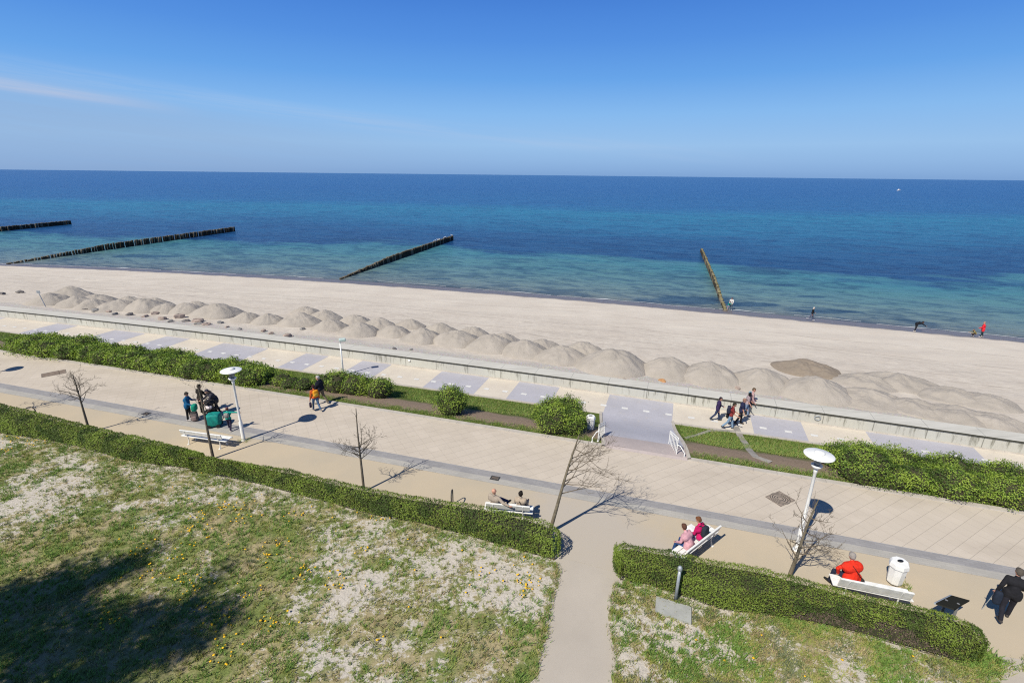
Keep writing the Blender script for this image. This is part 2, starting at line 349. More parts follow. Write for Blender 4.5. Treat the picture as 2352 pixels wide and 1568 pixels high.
def b_beach(t, p, pos):
    d, x, y = bf_nodes(t, pos)
    along = MAPV(t, pos, (0.25, 1.6, 1), (0, 0, R_(17)))
    n = NOISE(t, along, 0.8, 5, 0.65); n2 = NOISE(t, pos, 0.22, 4, 0.6); fp = NOISE(t, pos, 2.6, 4, 0.7)
    c = MIX(t, MR(t, n2, 0.35, 0.65), (0.59, 0.535, 0.465), (0.535, 0.48, 0.415))
    c = MIX(t, MR(t, n, 0.5, 0.75, 0, 0.45), c, (0.49, 0.425, 0.365))
    c = MIX(t, MR(t, fp, 0.62, 0.78, 0, 0.30), c, (0.42, 0.365, 0.31))
    tr = NOISE(t, MAPV(t, pos, (0.045, 0.9, 1), (0, 0, R_(17))), 1.0, 6, 0.7, 0.25)
    c = MIX(t, MR(t, tr, 0.56, 0.66, 0, 0.4), c, (0.47, 0.405, 0.35))
    wet = MR(t, M2(t, 'ADD', d, M2(t, 'MULTIPLY', M2(t, 'SUBTRACT', NOISE(t, pos, 0.35, 3), 0.5), 2.2)), -3.9, -2.7, smooth=True)
    c = MIX(t, wet, c, (0.155, 0.135, 0.135))
    # churned, driven-over sand inland and shingle right behind the wall
    wv = N(t, 'ShaderNodeAttribute', attribute_name='behind_wall').outputs['Fac']
    chn = NOISE(t, pos, 1.1, 6, 0.75); zone = M2(t, 'ADD', wv, M2(t, 'MULTIPLY', M2(t, 'SUBTRACT', NOISE(t, MAPV(t, pos, (0.05, 0.2, 1), (0, 0, R_(17))), 1.0, 4), 0.5), 26.0))
    for off, wd in ((11.5, 0.16), (13.3, 0.16), (17.2, 0.13), (18.9, 0.13), (24.0, 0.12)):
        tw_ = M2(t, 'ABSOLUTE', M2(t, 'SUBTRACT', M2(t, 'ADD', wv, M2(t, 'MULTIPLY', NOISE(t, MAPV(t, pos, (0.05, 0.05, 1), loc=(off//4, 0, 0)), 1.0, 2), 7.0)), off+3.5))
        c = MIX(t, M2(t, 'MULTIPLY', MR(t, tw_, wd, wd*0.4), MR(t, NOISE(t, pos, 0.6, 5, 0.7), 0.38, 0.55, 0, 0.85)), c, (0.37, 0.325, 0.28))
    zk = MR(t, zone, 24.0, 12.0, smooth=True)
    c = MIX(t, M2(t, 'MULTIPLY', zk, MR(t, chn, 0.42, 0.62, 0.10, 0.62)), c, (0.42, 0.37, 0.32))
    peb = N(t, 'ShaderNodeTexVoronoi', {'Vector': pos, 'Scale': 7.0})
    pc = MIX(t, MR(t, peb.outputs['Distance'], 0.0, 0.55), MIX(t, 0.35, (0.52, 0.50, 0.48), peb.outputs['Color']), (0.36, 0.34, 0.32))
    k = MR(t, M2(t, 'ADD', wv, M2(t, 'MULTIPLY', M2(t, 'SUBTRACT', NOISE(t, pos, 0.5, 4), 0.5), 2.4)), 3.0, 1.6, 0, 0.75, smooth=True)
    c = MIX(t, k, c, pc)
    setp(t, p, Base_Color=c, Roughness=MR(t, wet, 0, 1, 0.95, 0.35), Specular_IOR_Level=0.25)
    h = M2(t, 'ADD', M2(t, 'ADD', fp, M2(t, 'MULTIPLY', n, 1.2)), M2(t, 'MULTIPLY', NOISE(t, pos, 8, 3), 0.35))
    BUMP(t, p, h, 0.35, 0.14)
def b_mound(t, p, pos):
    n = NOISE(t, pos, 0.9, 5, 0.65); g = NOISE(t, pos, 9, 4, 0.7)
    c = MIX(t, MR(t, n, 0.35, 0.65), (0.385, 0.348, 0.308), (0.33, 0.298, 0.262))
    c = MIX(t, MR(t, g, 0.55, 0.75, 0, 0.5), c, (0.275, 0.248, 0.218))
    c = MIX(t, MR(t, NOISE(t, pos, 24, 2), 0.60, 0.7, 0, 0.35), c, (0.56, 0.52, 0.48))
    setp(t, p, Base_Color=c, Roughness=0.95, Specular_IOR_Level=0.1); BUMP(t, p, M2(t, 'ADD', g, n), 0.5, 0.1)
def b_mound_damp(t, p, pos):
    g = NOISE(t, pos, 5, 5, 0.7)
    c = MIX(t, MR(t, g, 0.35, 0.65), (0.225, 0.185, 0.145), (0.275, 0.23, 0.185))
    setp(t, p, Base_Color=c, Roughness=0.9, Specular_IOR_Level=0.15); BUMP(t, p, g, 0.4, 0.08)
def b_lawn(t, p, pos):
    n = NOISE(t, pos, 0.45, 6, 0.65); n2 = NOISE(t, pos, 1.7, 5, 0.7); f = NOISE(t, pos, 12, 4, 0.75)
    sand = MIX(t, MR(t, f, 0.35, 0.65), (0.56, 0.515, 0.455), (0.43, 0.39, 0.34))
    straw = MIX(t, MR(t, f, 0.35, 0.65), (0.40, 0.34, 0.20), (0.25, 0.215, 0.12))
    green = MIX(t, MR(t, f, 0.35, 0.65), (0.20, 0.24, 0.075), (0.115, 0.145, 0.045))
    d = N(t, 'ShaderNodeAttribute', attribute_name='cover').outputs['Fac']
    g2 = NOISE(t, pos, 7.0, 6, 0.8); q = M2(t, 'ADD', d, M2(t, 'ADD', M2(t, 'MULTIPLY', M2(t, 'SUBTRACT', n2, 0.5), 1.1), M2(t, 'MULTIPLY', M2(t, 'SUBTRACT', g2, 0.5), 2.2)))
    c = MIX(t, MR(t, q, 0.44, 0.54), sand, MIX(t, MR(t, NOISE(t, pos, 0.8, 5, 0.65), 0.42, 0.58), straw, green))
    setp(t, p, Base_Color=c, Roughness=0.95, Specular_IOR_Level=0.1); BUMP(t, p, M2(t, 'ADD', f, n2), 0.6, 0.06)
def b_verge(t, p, pos):
    a = N(t, 'ShaderNodeAttribute', attribute_name='across').outputs['Fac']
    f = NOISE(t, pos, 10, 4, 0.75); w = NOISE(t, pos, 1.1, 4)
    soil = MIX(t, MR(t, f, 0.35, 0.65), (0.27, 0.205, 0.155), (0.185, 0.14, 0.105))
    grass = MIX(t, MR(t, f, 0.35, 0.65), (0.10, 0.135, 0.03), (0.065, 0.09, 0.02))
    aa = M2(t, 'ADD', a, M2(t, 'MULTIPLY', M2(t, 'SUBTRACT', w, 0.5), 0.3))
    k = M2(t, 'MULTIPLY', MR(t, aa, 0.05, 0.12), MR(t, aa, 0.46, 0.36))
    setp(t, p, Base_Color=MIX(t, k, grass, soil), Roughness=0.95, Specular_IOR_Level=0.1); BUMP(t, p, f, 0.6, 0.05)
def b_kerb(t, p, pos):
    c = MIX(t, MR(t, NOISE(t, pos, 2.0, 5, 0.7), 0.35, 0.65), (0.47, 0.435, 0.39), (0.38, 0.345, 0.305))
    r = N(t, 'ShaderNodeSeparateXYZ', {0: MAPV(t, pos, rot=(0, 0, R_(17)))})
    jo = M2(t, 'LESS_THAN', M2(t, 'FRACT', r.outputs[0]), 0.012)
    setp(t, p, Base_Color=MIX(t, jo, c, (0.2, 0.18, 0.16)), Roughness=0.9, Specular_IOR_Level=0.15)
def b_water(t, p, pos):
    d, x, y = bf_nodes(t, pos)
    rot = MAPV(t, pos, (1, 1, 1), (0, 0, R_(17)))
    lo = NOISE(t, MAPV(t, rot, (0.010, 0.022, 1)), 1.0, 5, 0.62, 0.6)
    mid = NOISE(t, MAPV(t, rot, (0.05, 0.11, 1)), 1.0, 5, 0.65, 0.5)
    wob = M2(t, 'ADD', M2(t, 'MULTIPLY', M2(t, 'SUBTRACT', lo, 0.5), 62.0), M2(t, 'MULTIPLY', M2(t, 'SUBTRACT', mid, 0.5), 44.0))
    dd = M2(t, 'ADD', d, M2(t, 'MULTIPLY', wob, MR(t, d, 5.0, 40.0)))
    u = M2(t, 'DIVIDE', M2(t, 'LOGARITHM', M2(t, 'ADD', M2(t, 'MAXIMUM', dd, 0.0), 4.0), 10.0), 3.4)   # 4m .177  10 .337  44 .483(40m) 104 .593 204 .679 404 .767 1004 .883
    c = RAMP(t, u, [(0.177, (0.082, 0.098, 0.108)), (0.235, (0.118, 0.160, 0.170)), (0.33, (0.098, 0.170, 0.188)), (0.42, (0.062, 0.162, 0.192)), (0.476, (0.040, 0.150, 0.200)), (0.498, (0.010, 0.050, 0.145)), (0.560, (0.010, 0.064, 0.172)), (0.605, (0.013, 0.105, 0.220)),
                    (0.665, (0.014, 0.132, 0.245)), (0.70, (0.011, 0.086, 0.230)), (0.80, (0.010, 0.072, 0.222)), (1.0, (0.013, 0.070, 0.215))])
    # dark seaweed patches on the shallow bed
    sw = NOISE(t, MAPV(t, rot, (0.09, 0.30, 1)), 1.0, 4, 0.6, 0.3)
    k = M2(t, 'MULTIPLY', MR(t, sw, 0.655, 0.69, 0, 0.6), MR(t, d, 44.0, 25.0))
    c = MIX(t, k, c, (0.010, 0.045, 0.09))
    bn = M2(t, 'MULTIPLY', M2(t, 'SUBTRACT', NOISE(t, MAPV(t, rot, (0.22, 0.5, 1)), 1.0, 5, 0.7), 0.5), 1.9)
    for qx, qy, ra, rb in ((1590, 690, 7.5, 2.6), (1742, 622, 6.0, 5.0), (1862, 681, 2.3, 0.9), (1715, 698, 5.0, 1.4), (1790, 655, 3.0, 1.2), (330, 588, 8.0, 2.2), (1010, 640, 2.6, 0.8), (1900, 715, 5.0, 1.0)):   # weed beds seen through the shallows
        g_ = G(qx, qy, SEA); dv_ = N(t, 'ShaderNodeVectorMath', {0: MAPV(t, N(t, 'ShaderNodeVectorMath', {0: pos, 1: tuple(g_)}, operation='SUBTRACT').outputs[0], (1/ra, 1/rb, 0), (0, 0, R_(17)))}, operation='LENGTH').outputs['Value']
        c = MIX(t, MR(t, M2(t, 'ADD', dv_, bn), 1.05, 0.75, 0, 0.72), c, (0.012, 0.048, 0.105))
    wv = N(t, 'ShaderNodeTexNoise', {'Vector': MAPV(t, rot, (0.32, 1.15, 1)), 'Scale': 1.0, 'Detail': 6.0, 'Roughness': 0.62, 'Distortion': 0.35}).outputs[0]
    sw2 = NOISE(t, MAPV(t, rot, (0.05, 0.16, 1)), 1.0, 3, 0.6)
    hgt = M2(t, 'ADD', M2(t, 'MULTIPLY', wv, 0.55), M2(t, 'MULTIPLY', sw2, 1.4))
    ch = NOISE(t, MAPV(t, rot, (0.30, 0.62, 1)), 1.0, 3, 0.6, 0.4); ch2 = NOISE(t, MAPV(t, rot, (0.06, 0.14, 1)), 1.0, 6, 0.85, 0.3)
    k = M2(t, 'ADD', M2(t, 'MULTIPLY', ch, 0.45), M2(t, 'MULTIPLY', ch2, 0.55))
    c = MIX(t, M2(t, 'MULTIPLY', MR(t, k, 0.47, 0.57), MR(t, d, 120.0, 900.0, 0.80, 0.30)), MIX(t, 1.0, c, (1.28, 1.20, 1.12), 'MULTIPLY'), MIX(t, 1.0, c, (0.42, 0.50, 0.66), 'MULTIPLY'))   # lit and shaded wave facets painted into the water colour
    setp(t, p, Base_Color=c, Roughness=0.28, Specular_IOR_Level=0.20, IOR=1.33)
    BUMP(t, p, hgt, 1.0, 0.9)
MAT = {n: sheet_mat(n, f) for n, f in dict(main_paving=b_main, grey_setts=b_grey, light_setts=b_grey_light, walkway_sand=b_walk, path_sand=b_path,
       lavender_paving=b_lower((0.415, 0.41, 0.455), (0.38, 0.375, 0.415)), cream_paving=b_lower((0.60, 0.545, 0.465), (0.545, 0.49, 0.42)), rose_paving=b_lower((0.40, 0.345, 0.335), (0.36, 0.315, 0.31)),
       wall_concrete=b_wall, coping_concrete=b_coping, beach_sand=b_beach, mound_sand=b_mound, damp_sand=b_mound_damp, lawn_ground=b_lawn, verge_ground=b_verge, kerb_stone=b_kerb, sea_water=b_water).items()}
M_mark = mk('white_stone', (0.66, 0.655, 0.64), 0.7, (0.58, 0.575, 0.56), 4)
M_line = mk('mossy_joint', (0.05, 0.05, 0.04), 0.9)

# ------------------------------------------------------------------ setting: ground sheets, promenade, wall, beach, sea
def ribbon(name, xs, ya, yb, za, zb, mat, kind='structure', rows=1, attr=None, prof=None):
    xs = np.asarray(xs, float); V = []; A = []
    for r in range(rows+1):
        q = r/rows; qz = prof(q) if prof else q
        y = ya(xs)*(1-q)+yb(xs)*q; z = np.full_like(xs, za*(1-qz)+zb*qz)
        V.append(np.stack([xs, y, z], 1)); A.append(np.full(len(xs), q))
    n = len(xs); F = [(r*n+i, r*n+i+1, (r+1)*n+i+1, (r+1)*n+i) for r in range(rows) for i in range(n-1)]
    me = fast_mesh(name, np.concatenate(V), F, [mat])
    if attr:
        at = me.attributes.new(attr, 'FLOAT', 'POINT'); at.data.foreach_set('value', np.concatenate(A).astype(np.float32))
    o = link_mesh(name, me); tag(o, kind=kind)
    return o
XS = np.arange(-110, 75.1, 1.0)
tag(link_mesh('ground', fast_mesh('ground', [(-400,-400,-0.004),(300,-400,-0.004)]+[(x, float(GREY2(x))+0.05, -0.004) for x in (75,60,45,30,15,0,-15,-30,-45,-60,-75,-110,-400)], [tuple(range(15))], [MAT['path_sand']])), kind='structure')

# hedges' edge lines: back edge at the top, front edge at the foot
def wl(pts, z): return np.array([G(x, y, z)[:2] for x, y in pts])
HED_H = 0.95
hA1b = wl(((0,924),(100,949),(206.6,975.5),(330,1003),(430,1028),(487,1043),(510,1049)), HED_H); hA1f = wl(((0,998),(90,1012),(176,1028),(277,1058.7),(370,1072),(441,1080),(500,1091)), 0)
hA2b = wl(((500,1050.7),(590,1064),(681,1078),(743,1095),(830,1114),(908,1128.8),(1032,1147.5),(1133,1163),(1221,1185),(1283,1205)), HED_H)
hA2f = wl(((492,1096),(585.6,1113.6),(681,1139),(770,1163),(852.6,1186),(966,1206),(1070,1234),(1176,1264),(1272,1291)), 0)
hA2b = np.concatenate([[hA2b[0]+(-0.9, 0.30)], hA2b]); hA2f = np.concatenate([[hA2f[0]+(-0.9, 0.30)], hA2f])
hBb = wl(((1428,1243),(1554,1264),(1650,1284),(1763,1304.5),(1874.6,1333),(2003.4,1366.6),(2145,1395),(2222.6,1418),(2274,1451.7),(2297,1486)), HED_H)
hBf = wl(((1419,1336),(1478,1345),(1560,1372),(1654.7,1405),(1763,1418),(1880,1440),(2003.4,1470),(2132.4,1508),(2200,1528),(2262,1531),(2290,1512)), 0)
allb = np.concatenate([[(-60, 33.5), (-40, 28.0)], hA1b[:-1], hA2b[1:], hBb[:-3], [(24, 9.5), (45, 6)]]); 
def HEDGE_MID(x): return np.interp(x, allb[:, 0], allb[:, 1])-0.5
ribbon('walkway', XS, HEDGE_MID, GREY2, 0, 0, MAT['walkway_sand'], rows=4)
GREYM = lambda x: GREY2(x)*0.52+GREY1(x)*0.48
ribbon('setts_band', XS, GREY2, GREYM, 0.004, 0.004, MAT['light_setts'])
ribbon('setts_band', XS, GREYM, GREY1, 0.004, 0.004, MAT['grey_setts'])
ribbon('promenade', XS, GREY1, lambda x: KERB(x)-0.28, 0.006, 0.006, MAT['main_paving'])

# ramp between the two promenades
rA, rB = 4.75, 8.55
nrm_ramp = np.array([0.37, 0.93])
XL = np.concatenate([np.arange(-110, rA-1, 1.0), [rA]]); XR = np.concatenate([[rB], np.arange(9, 75, 1.0)]); XV = np.arange(-110, 75.1, 1.0)
sm = lambda q: q*q*(3-2*q)
KF = lambda x: KERB(x)+0.0
for xs in (XV,):
    ribbon('verge', xs, KF, LEDGE, 0.03, LOW+0.06, MAT['verge_ground'], rows=8, attr='across', prof=sm)
def kerb(xs, fa, w, z0, z1, name='kerb'):
    V = []; n = len(xs)
    for i, x in enumerate(xs):
        y = float(fa(x)); V += [(x, y-w, z0), (x, y-w+0.01, z1), (x, y, z1), (x, y, z0)]
    F = [(4*i+k, 4*i+4+k, 4*i+5+k, 4*i+1+k) for i in range(n-1) for k in range(3)]+[(3, 2, 1, 0), (4*n-4, 4*n-3, 4*n-2, 4*n-1)]
    return tag(link_mesh(name, fast_mesh(name, V, F, [MAT['kerb_stone']])), kind='structure')
kerb(XL, KERB, 0.28, -0.05, 0.05); kerb(XR, KERB, 0.28, -0.05, 0.05)
kerb(XL, lambda x: LEDGE(x)+0.16, 0.20, LOW-0.05, LOW+0.11); kerb(XR, lambda x: LEDGE(x)+0.16, 0.20, LOW-0.05, LOW+0.11)
ribbon('lower_promenade', XS, lambda x: LEDGE(x)-0.1, WALL, LOW, LOW, MAT['cream_paving'])
def tangent(f, x):
    t = np.array([1.0, float(f(x+0.5)-f(x-0.5))]); return t/np.linalg.norm(t)
def on_wall_x(px, py): return float(G(px, py, LOW)[0])
pan = [((-60,728),(-5,735)),((121,746.4),(168,752)),((254.4,761.5),(327.5,769)),((372.8,776.6),(428,782.9)),((506.4,791.8),(608,806.9)),((699,815.7),(751.8,822)),((832.5,829.5),(900.4,837)),((1016,852),(1124.6,864.8)),
       ((1193.5,875.3),(1286,888)),((1402,908),(1548,927)),((1726,955),(1847.5,975.3)),((2000,999),(2248,1034.5))]
def perp_to(x, f):                                  # from a point on the wall foot straight across to curve f
    y = float(WALL(x)); t = tangent(WALL, x); n = np.array([t[1], -t[0]]); n = n if n[1] < 0 else -n
    s = 0.0
    for _ in range(30):
        p = np.array([x, y])+n*s; s += (p[1]-float(f(p[0])))/abs(n[1])*0.9
    return np.array([x, y])+n*s
for i, (a, b) in enumerate(pan):
    xa, xb = on_wall_x(*a), on_wall_x(*b); k = 4; top = []; bot = []
    for j in range(k+1):
        x = xa+(xb-xa)*j/k; top.append((x, float(WALL(x))-0.02, LOW+0.004)); q = perp_to(x, lambda u: LEDGE(u)+0.14); bot.append((q[0], q[1], LOW+0.004))
    V = bot+top; F = [(j, j+1, k+1+j+1, k+1+j) for j in range(k)]
    tag(link_mesh('lavender_panel', fast_mesh('lavender_panel', V, F, [MAT['lavender_paving']])), kind='structure')
# ramp surface: rose landing at the kerb, lavender slope down to the lower promenade
pr = [np.array([rA, float(KERB(rA))-0.28]), np.array([rB, float(KERB(rB))-0.28])]
qa, qb = perp_to(on_wall_x(1402, 908), LEDGE), perp_to(on_wall_x(1548, 927), LEDGE)
RL = lambda q: pr[0]*(1-q)+(qa+(0, 0.15))*q
RR = lambda q: pr[1]*(1-q)+(qb+(0, 0.15))*q
rz = lambda q: 0.045+(LOW+0.012-0.045)*sm(q)
def vz(x, y):
    q = (y-float(KERB(x)))/max(0.1, float(LEDGE(x)-KERB(x))); q = min(1, max(0, q)); return 0.03+(LOW+0.03)*q*q*(3-2*q)
for nm, q0, q1, mt in (('landing', 0.0, 0.22, 'rose_paving'), ('ramp', 0.22, 1.0, 'lavender_paving')):
    V = []; n = 15; m = 9
    for j in range(n):
        q = q0+(q1-q0)*j/(n-1)
        for k in range(m):
            p = RL(q)*(1-k/(m-1))+RR(q)*k/(m-1); V.append((p[0], p[1]-(0.05 if j == 0 and q == 0 else 0), max(vz(*p), LOW)+0.06 if q > 0 else 0.002))
    F = [(j*m+k, j*m+k+1, (j+1)*m+k+1, (j+1)*m+k) for j in range(n-1) for k in range(m-1)]
    tag(link_mesh(nm, fast_mesh(nm, V, F, [MAT[mt]])), kind='structure')
# stone edging along both sides of the ramp
for Rf, s_ in ((RL, -1), (RR, 1)):
    V = []; n = 10
    for j in range(n):
        q = j/(n-1); a = Rf(q); z = max(vz(*a), LOW)+0.05
        V += [(a[0]-0.004*s_, a[1], z-0.2), (a[0]-0.004*s_, a[1], z+0.05), (a[0]+s_*0.16, a[1]+0.03, z+0.05), (a[0]+s_*0.16, a[1]+0.03, z-0.2)]
    F = [(4*j+k, 4*j+k+1, 4*j+k+5, 4*j+k+4) for j in range(n-1) for k in range(3)]
    tag(link_mesh('kerb', fast_mesh('kerb', V, F, [MAT['kerb_stone']])), kind='structure')
# row of pale stone markers in the lower promenade
V = []; F = []; x = -64.0
while x < 40:
    t = tangent(WALL, x); q = perp_to(x, LEDGE); c = np.array([x, float(WALL(x))])*0.42+q*0.58; n = np.array([-t[1], t[0]])
    b = len(V)
    for a, c2 in ((-0.19, -0.13), (0.19, -0.13), (0.19, 0.13), (-0.19, 0.13)): p = c+t*a+n*c2; V.append((p[0], p[1], LOW+0.008))
    F.append((b, b+1, b+2, b+3)); x += 1.36*t[0]
tag(link_mesh('marker_stones', fast_mesh('marker_stones', V, F, [M_mark])), kind='structure')
# stone drain and ledge edges in the verge right of the ramp
def verge_z(x, y):
    q = (y-float(KERB(x)))/max(0.1, float(LEDGE(x)-KERB(x))); q = min(1, max(0, q)); return 0.03+(LOW+0.03)*sm(q)
M_oldstone = mk('old_concrete', (0.24, 0.22, 0.195), 0.9, (0.33, 0.305, 0.275), 4)
def strip(name, pts, w, lift, mat):
    V = []; 
    for i, p in enumerate(pts):
        a = np.array(pts[max(i-1, 0)]); b = np.array(pts[min(i+1, len(pts)-1)]); t = (b-a)/np.linalg.norm(b-a); n = np.array([-t[1], t[0]])*w/2
        z = verge_z(*p)+lift
        V += [(p[0]-n[0], p[1]-n[1], z-0.15), (p[0]-n[0], p[1]-n[1], z), (p[0]+n[0], p[1]+n[1], z), (p[0]+n[0], p[1]+n[1], z-0.15)]
    F = [(4*i+k, 4*i+4+k, 4*i+5+k, 4*i+1+k) for i in range(len(pts)-1) for k in range(3)]
    tag(link_mesh(name, fast_mesh(name, V, F, [mat])), kind='structure')
dch = [G(1690, 978, -1.1)[:2], G(1712, 1012, -0.8)[:2], G(1722, 1032, -0.4)[:2], G(1735, 1048, -0.12)[:2], G(1770, 1062, -0.05)[:2]]
dch = [dch[0]*(1-q)+dch[1]*q for q in (0, .5)]+[dch[1], dch[2], dch[3], dch[4]]
strip('drain_channel', dch, 0.34, 0.03, M_oldstone)
strip('edge_stones', [G(1572, 1012, -0.75)[:2], G(1600, 1000, -0.95)[:2], G(1632, 988, -1.1)[:2], G(1690, 990, -1.12)[:2]], 0.2, 0.05, M_oldstone)

# seawall
wall = thing('seawall', 'long pale concrete seawall with dark rain streaks between lower promenade and beach', 'seawall', (0, float(WALL(0)), LOW))
def sweep(name, prof, mat, mi=None):
    oy = float(WALL(0)); V = []; n = len(prof); xs = np.arange(-110, 75.1, 1.0)
    for x in xs:
        t = tangent(WALL, x); nn = np.array([-t[1], t[0]]); y = float(WALL(x))
        for d, z in prof: V.append((x+nn[0]*d, y+nn[1]*d-oy, z-LOW))
    F = [(i*n+k, (i+1)*n+k, (i+1)*n+(k+1) % n, i*n+(k+1) % n) for i in range(len(xs)-1) for k in range(n)]
    me = fast_mesh(name, V, F, [mat]); return link_mesh(name, me, wall)
WT = -0.42
sweep('wall_body', [(0, LOW-0.3), (0, WT-0.10), (WALL_W-0.03, WT-0.10), (WALL_W-0.03, -1.6), (0.5, -1.6)], MAT['wall_concrete'])
sweep('coping', [(-0.045, WT-0.098), (-0.045, WT-0.012), (-0.03, WT), (WALL_W, WT+0.02), (WALL_W, WT-0.098)], MAT['coping_concrete'])
sweep('joint_line', [(-0.056, WT-0.098), (-0.056, WT-0.008), (-0.044, WT-0.008), (-0.044, WT-0.098)], M_line)
sweep('footing', [(-0.10, LOW), (-0.08, LOW+0.05), (-0.002, LOW+0.06), (-0.002, LOW)], MAT['kerb_stone'])

# beach sheet, runs on under the water
bx = np.concatenate([np.arange(-420, -110, 12.0), np.arange(-110, 75, 0.6), np.arange(75, 260, 12.0)])
bf = np.concatenate([[-0.02], np.linspace(0, 1.0, 60), [1.04, 1.1, 1.2, 1.5]])
V = []; A = []
from mathutils import noise as mnoise
for f in bf:
    w = WALL(bx)+WALL_W*0.98; s = SHORE(bx); y = w+(s-w)*f
    z = -0.75-(-SEA-0.75)*f
    bump = np.array([mnoise.noise((a*0.16, b*0.5, 0))*0.06+mnoise.noise((a*0.9, b*1.2, 5))*0.03 for a, b in zip(bx, y)])*(1 if f < 0.9 else 0.0)
    if f <= 0: bump = bump*0
    V.append(np.stack([bx, y, z+bump], 1)); A.append((s-w)*f*0.93)
n = len(bx); F = [(r*n+i, r*n+i+1, (r+1)*n+i+1, (r+1)*n+i) for r in range(len(bf)-1) for i in range(n-1)]
me = fast_mesh('beach', np.concatenate(V), F, [MAT['beach_sand']], smooth=True)
me.attributes.new('behind_wall', 'FLOAT', 'POINT').data.foreach_set('value', np.concatenate(A).astype(np.float32))
tag(link_mesh('beach', me), kind='structure')
# sea surface out to the horizon
sxs = np.concatenate([np.arange(-420, 261, 8.0)]); n = len(sxs)
rows = [SHORE(sxs)-1.6, SHORE(sxs)+20]; V = [np.stack([sxs, r, np.full(n, SEA)], 1) for r in rows]
V.append(np.stack([sxs*150, np.full(n, 70000.0), np.full(n, SEA)], 1))
F = [(r*n+i, r*n+i+1, (r+1)*n+i+1, (r+1)*n+i) for r in range(2) for i in range(n-1)]
V = np.concatenate(V); e = len(V)
V = np.concatenate([V, [(-60000, SHORE(-420)+20, SEA), (60000, SHORE(260)+20, SEA)]])
F += [(e, n, 2*n, 2*n), (2*n-1, e+1, 3*n-1, 3*n-1)]
me = bpy.data.meshes.new('sea'); me.from_pydata([tuple(v) for v in V], [], [tuple(dict.fromkeys(f)) for f in F]); me.materials.append(MAT['sea_water'])
tag(link_mesh('sea', me), kind='structure')
# thin foam lines where the ripples break
def foam_mesh():
    V = []; F = []
    for x0, x1, off, w in ((-100, -62, 0.1, .5), (-60, -44, -0.3, .35), (-43, -31, 0.5, .3), (-8, 6, 0.2, .25), (6.5, 27, 0.15, .5), (27.5, 34, 0.5, .35), (44, 58, 0.15, .4), (60, 80, 0.2, .35), (-22, -10, 0.9, .2), (36, 43, 0.8, .2)):
        xs = np.arange(x0, x1, 0.4); b = len(V)
        for i, x in enumerate(xs):
            e = math.sin(math.pi*i/(len(xs)-1)); o = off+0.5*mnoise.noise((x*0.25, 3, 0))+0.18*mnoise.noise((x*1.5, 9, 0)); ww = w*0.75*e*max(0.0, 0.1+1.3*mnoise.noise((x*0.35, 1, 4)))
            y = float(SHORE(x)); V += [(x, y+o, SEA+0.02), (x, y+o+ww+0.02, SEA+0.03)]
        F += [(b+2*i, b+2*i+2, b+2*i+3, b+2*i+1) for i in range(len(xs)-1)]
    return fast_mesh('surf_foam', V, F, [mk('foam', (0.8, 0.81, 0.82), 0.6)])
tag(link_mesh('surf_foam', foam_mesh()), 'thin white foam line along the water edge', 'foam', kind='stuff')

# ------------------------------------------------------------------ sand heaps and stones on the beach
WORDS = ['first','second','third','fourth','fifth','sixth','seventh','eighth','ninth','tenth','eleventh','twelfth','thirteenth','fourteenth','fifteenth','sixteenth','seventeenth','eighteenth','nineteenth','twentieth','twenty first','twenty second','twenty third','twenty fourth','twenty fifth']
def mound(px, base_y, half, peak_y, mat='mound_sand', stretch=1.0):
    c0 = GB(px, base_y); depth = math.hypot(c0[1], CAM_H-c0[2]); r = half/FPX*math.hypot(c0[1], 14)*0.98
    c = c0.copy(); c[1] += r*0.93; flat = 0.55 if px > 1985 else 1.0
    # height so that the summit reaches peak_y
    d = ray(px, peak_y); t = (c[0]*d[0]+c[1]*d[1])/(d[0]**2+d[1]**2); zt = CAM_H+t*d[2]
    h = min(0.52*r, max(0.28*r, zt-float(beach_z(c[0], c[1]))))*flat
    nr, na = 22, 64; V = []; F = []; sd = random.uniform(0, 99); la = random.uniform(0, 6.28); lobe = (0.42*math.cos(la), 0.30*math.sin(la), random.uniform(0.55, 0.85))
    for i in range(nr+1):
        q = i/nr
        for k in range(na):
            th = 2*math.pi*k/na; rad = r*q*(1+0.16*mnoise.noise((math.cos(th)*1.1+sd, math.sin(th)*1.1, 0)))*1.12
            x = math.cos(th)*rad*stretch; y = math.sin(th)*rad*0.92
            con = lambda u: max(0.0, 1-(math.sqrt(u*u+0.14)-0.374)/(math.sqrt(1.14)-0.374))
            u2 = math.hypot(x/r/stretch-lobe[0], y/r-lobe[1])/0.80
            nz_ = 0.060*mnoise.noise((x*1.5/r+sd, y*1.5/r, 2))+0.040*mnoise.noise((x*4/r+sd, y*4/r, 7))+0.022*mnoise.noise((x*10/r+sd, y*10/r, 3))+0.05*mnoise.noise((th*4.0+sd, q*0.7, 5))*q+(0.022*math.sin(x*7/r+y*5/r+sd) if flat < 1 else 0)
            z = h*max(con(q), lobe[2]*con(u2))+nz_*r*min(1.0, (1-q**3)*1.2)
            if q == 1: z = -0.06
            zb = float(beach_z(c[0]+x, c[1]+y))-float(beach_z(c[0], c[1]))
            V.append((x, y, z+zb))
    for i in range(nr):
        for k in range(na): F.append((i*na+k, (i+1)*na+k, (i+1)*na+(k+1) % na, i*na+(k+1) % na))
    o = link_mesh('sand_heap', fast_mesh('sand_heap', V, F, [MAT[mat]], smooth=True)); o.location = (c[0], c[1], float(beach_z(c[0], c[1]))+0.02)
    return o
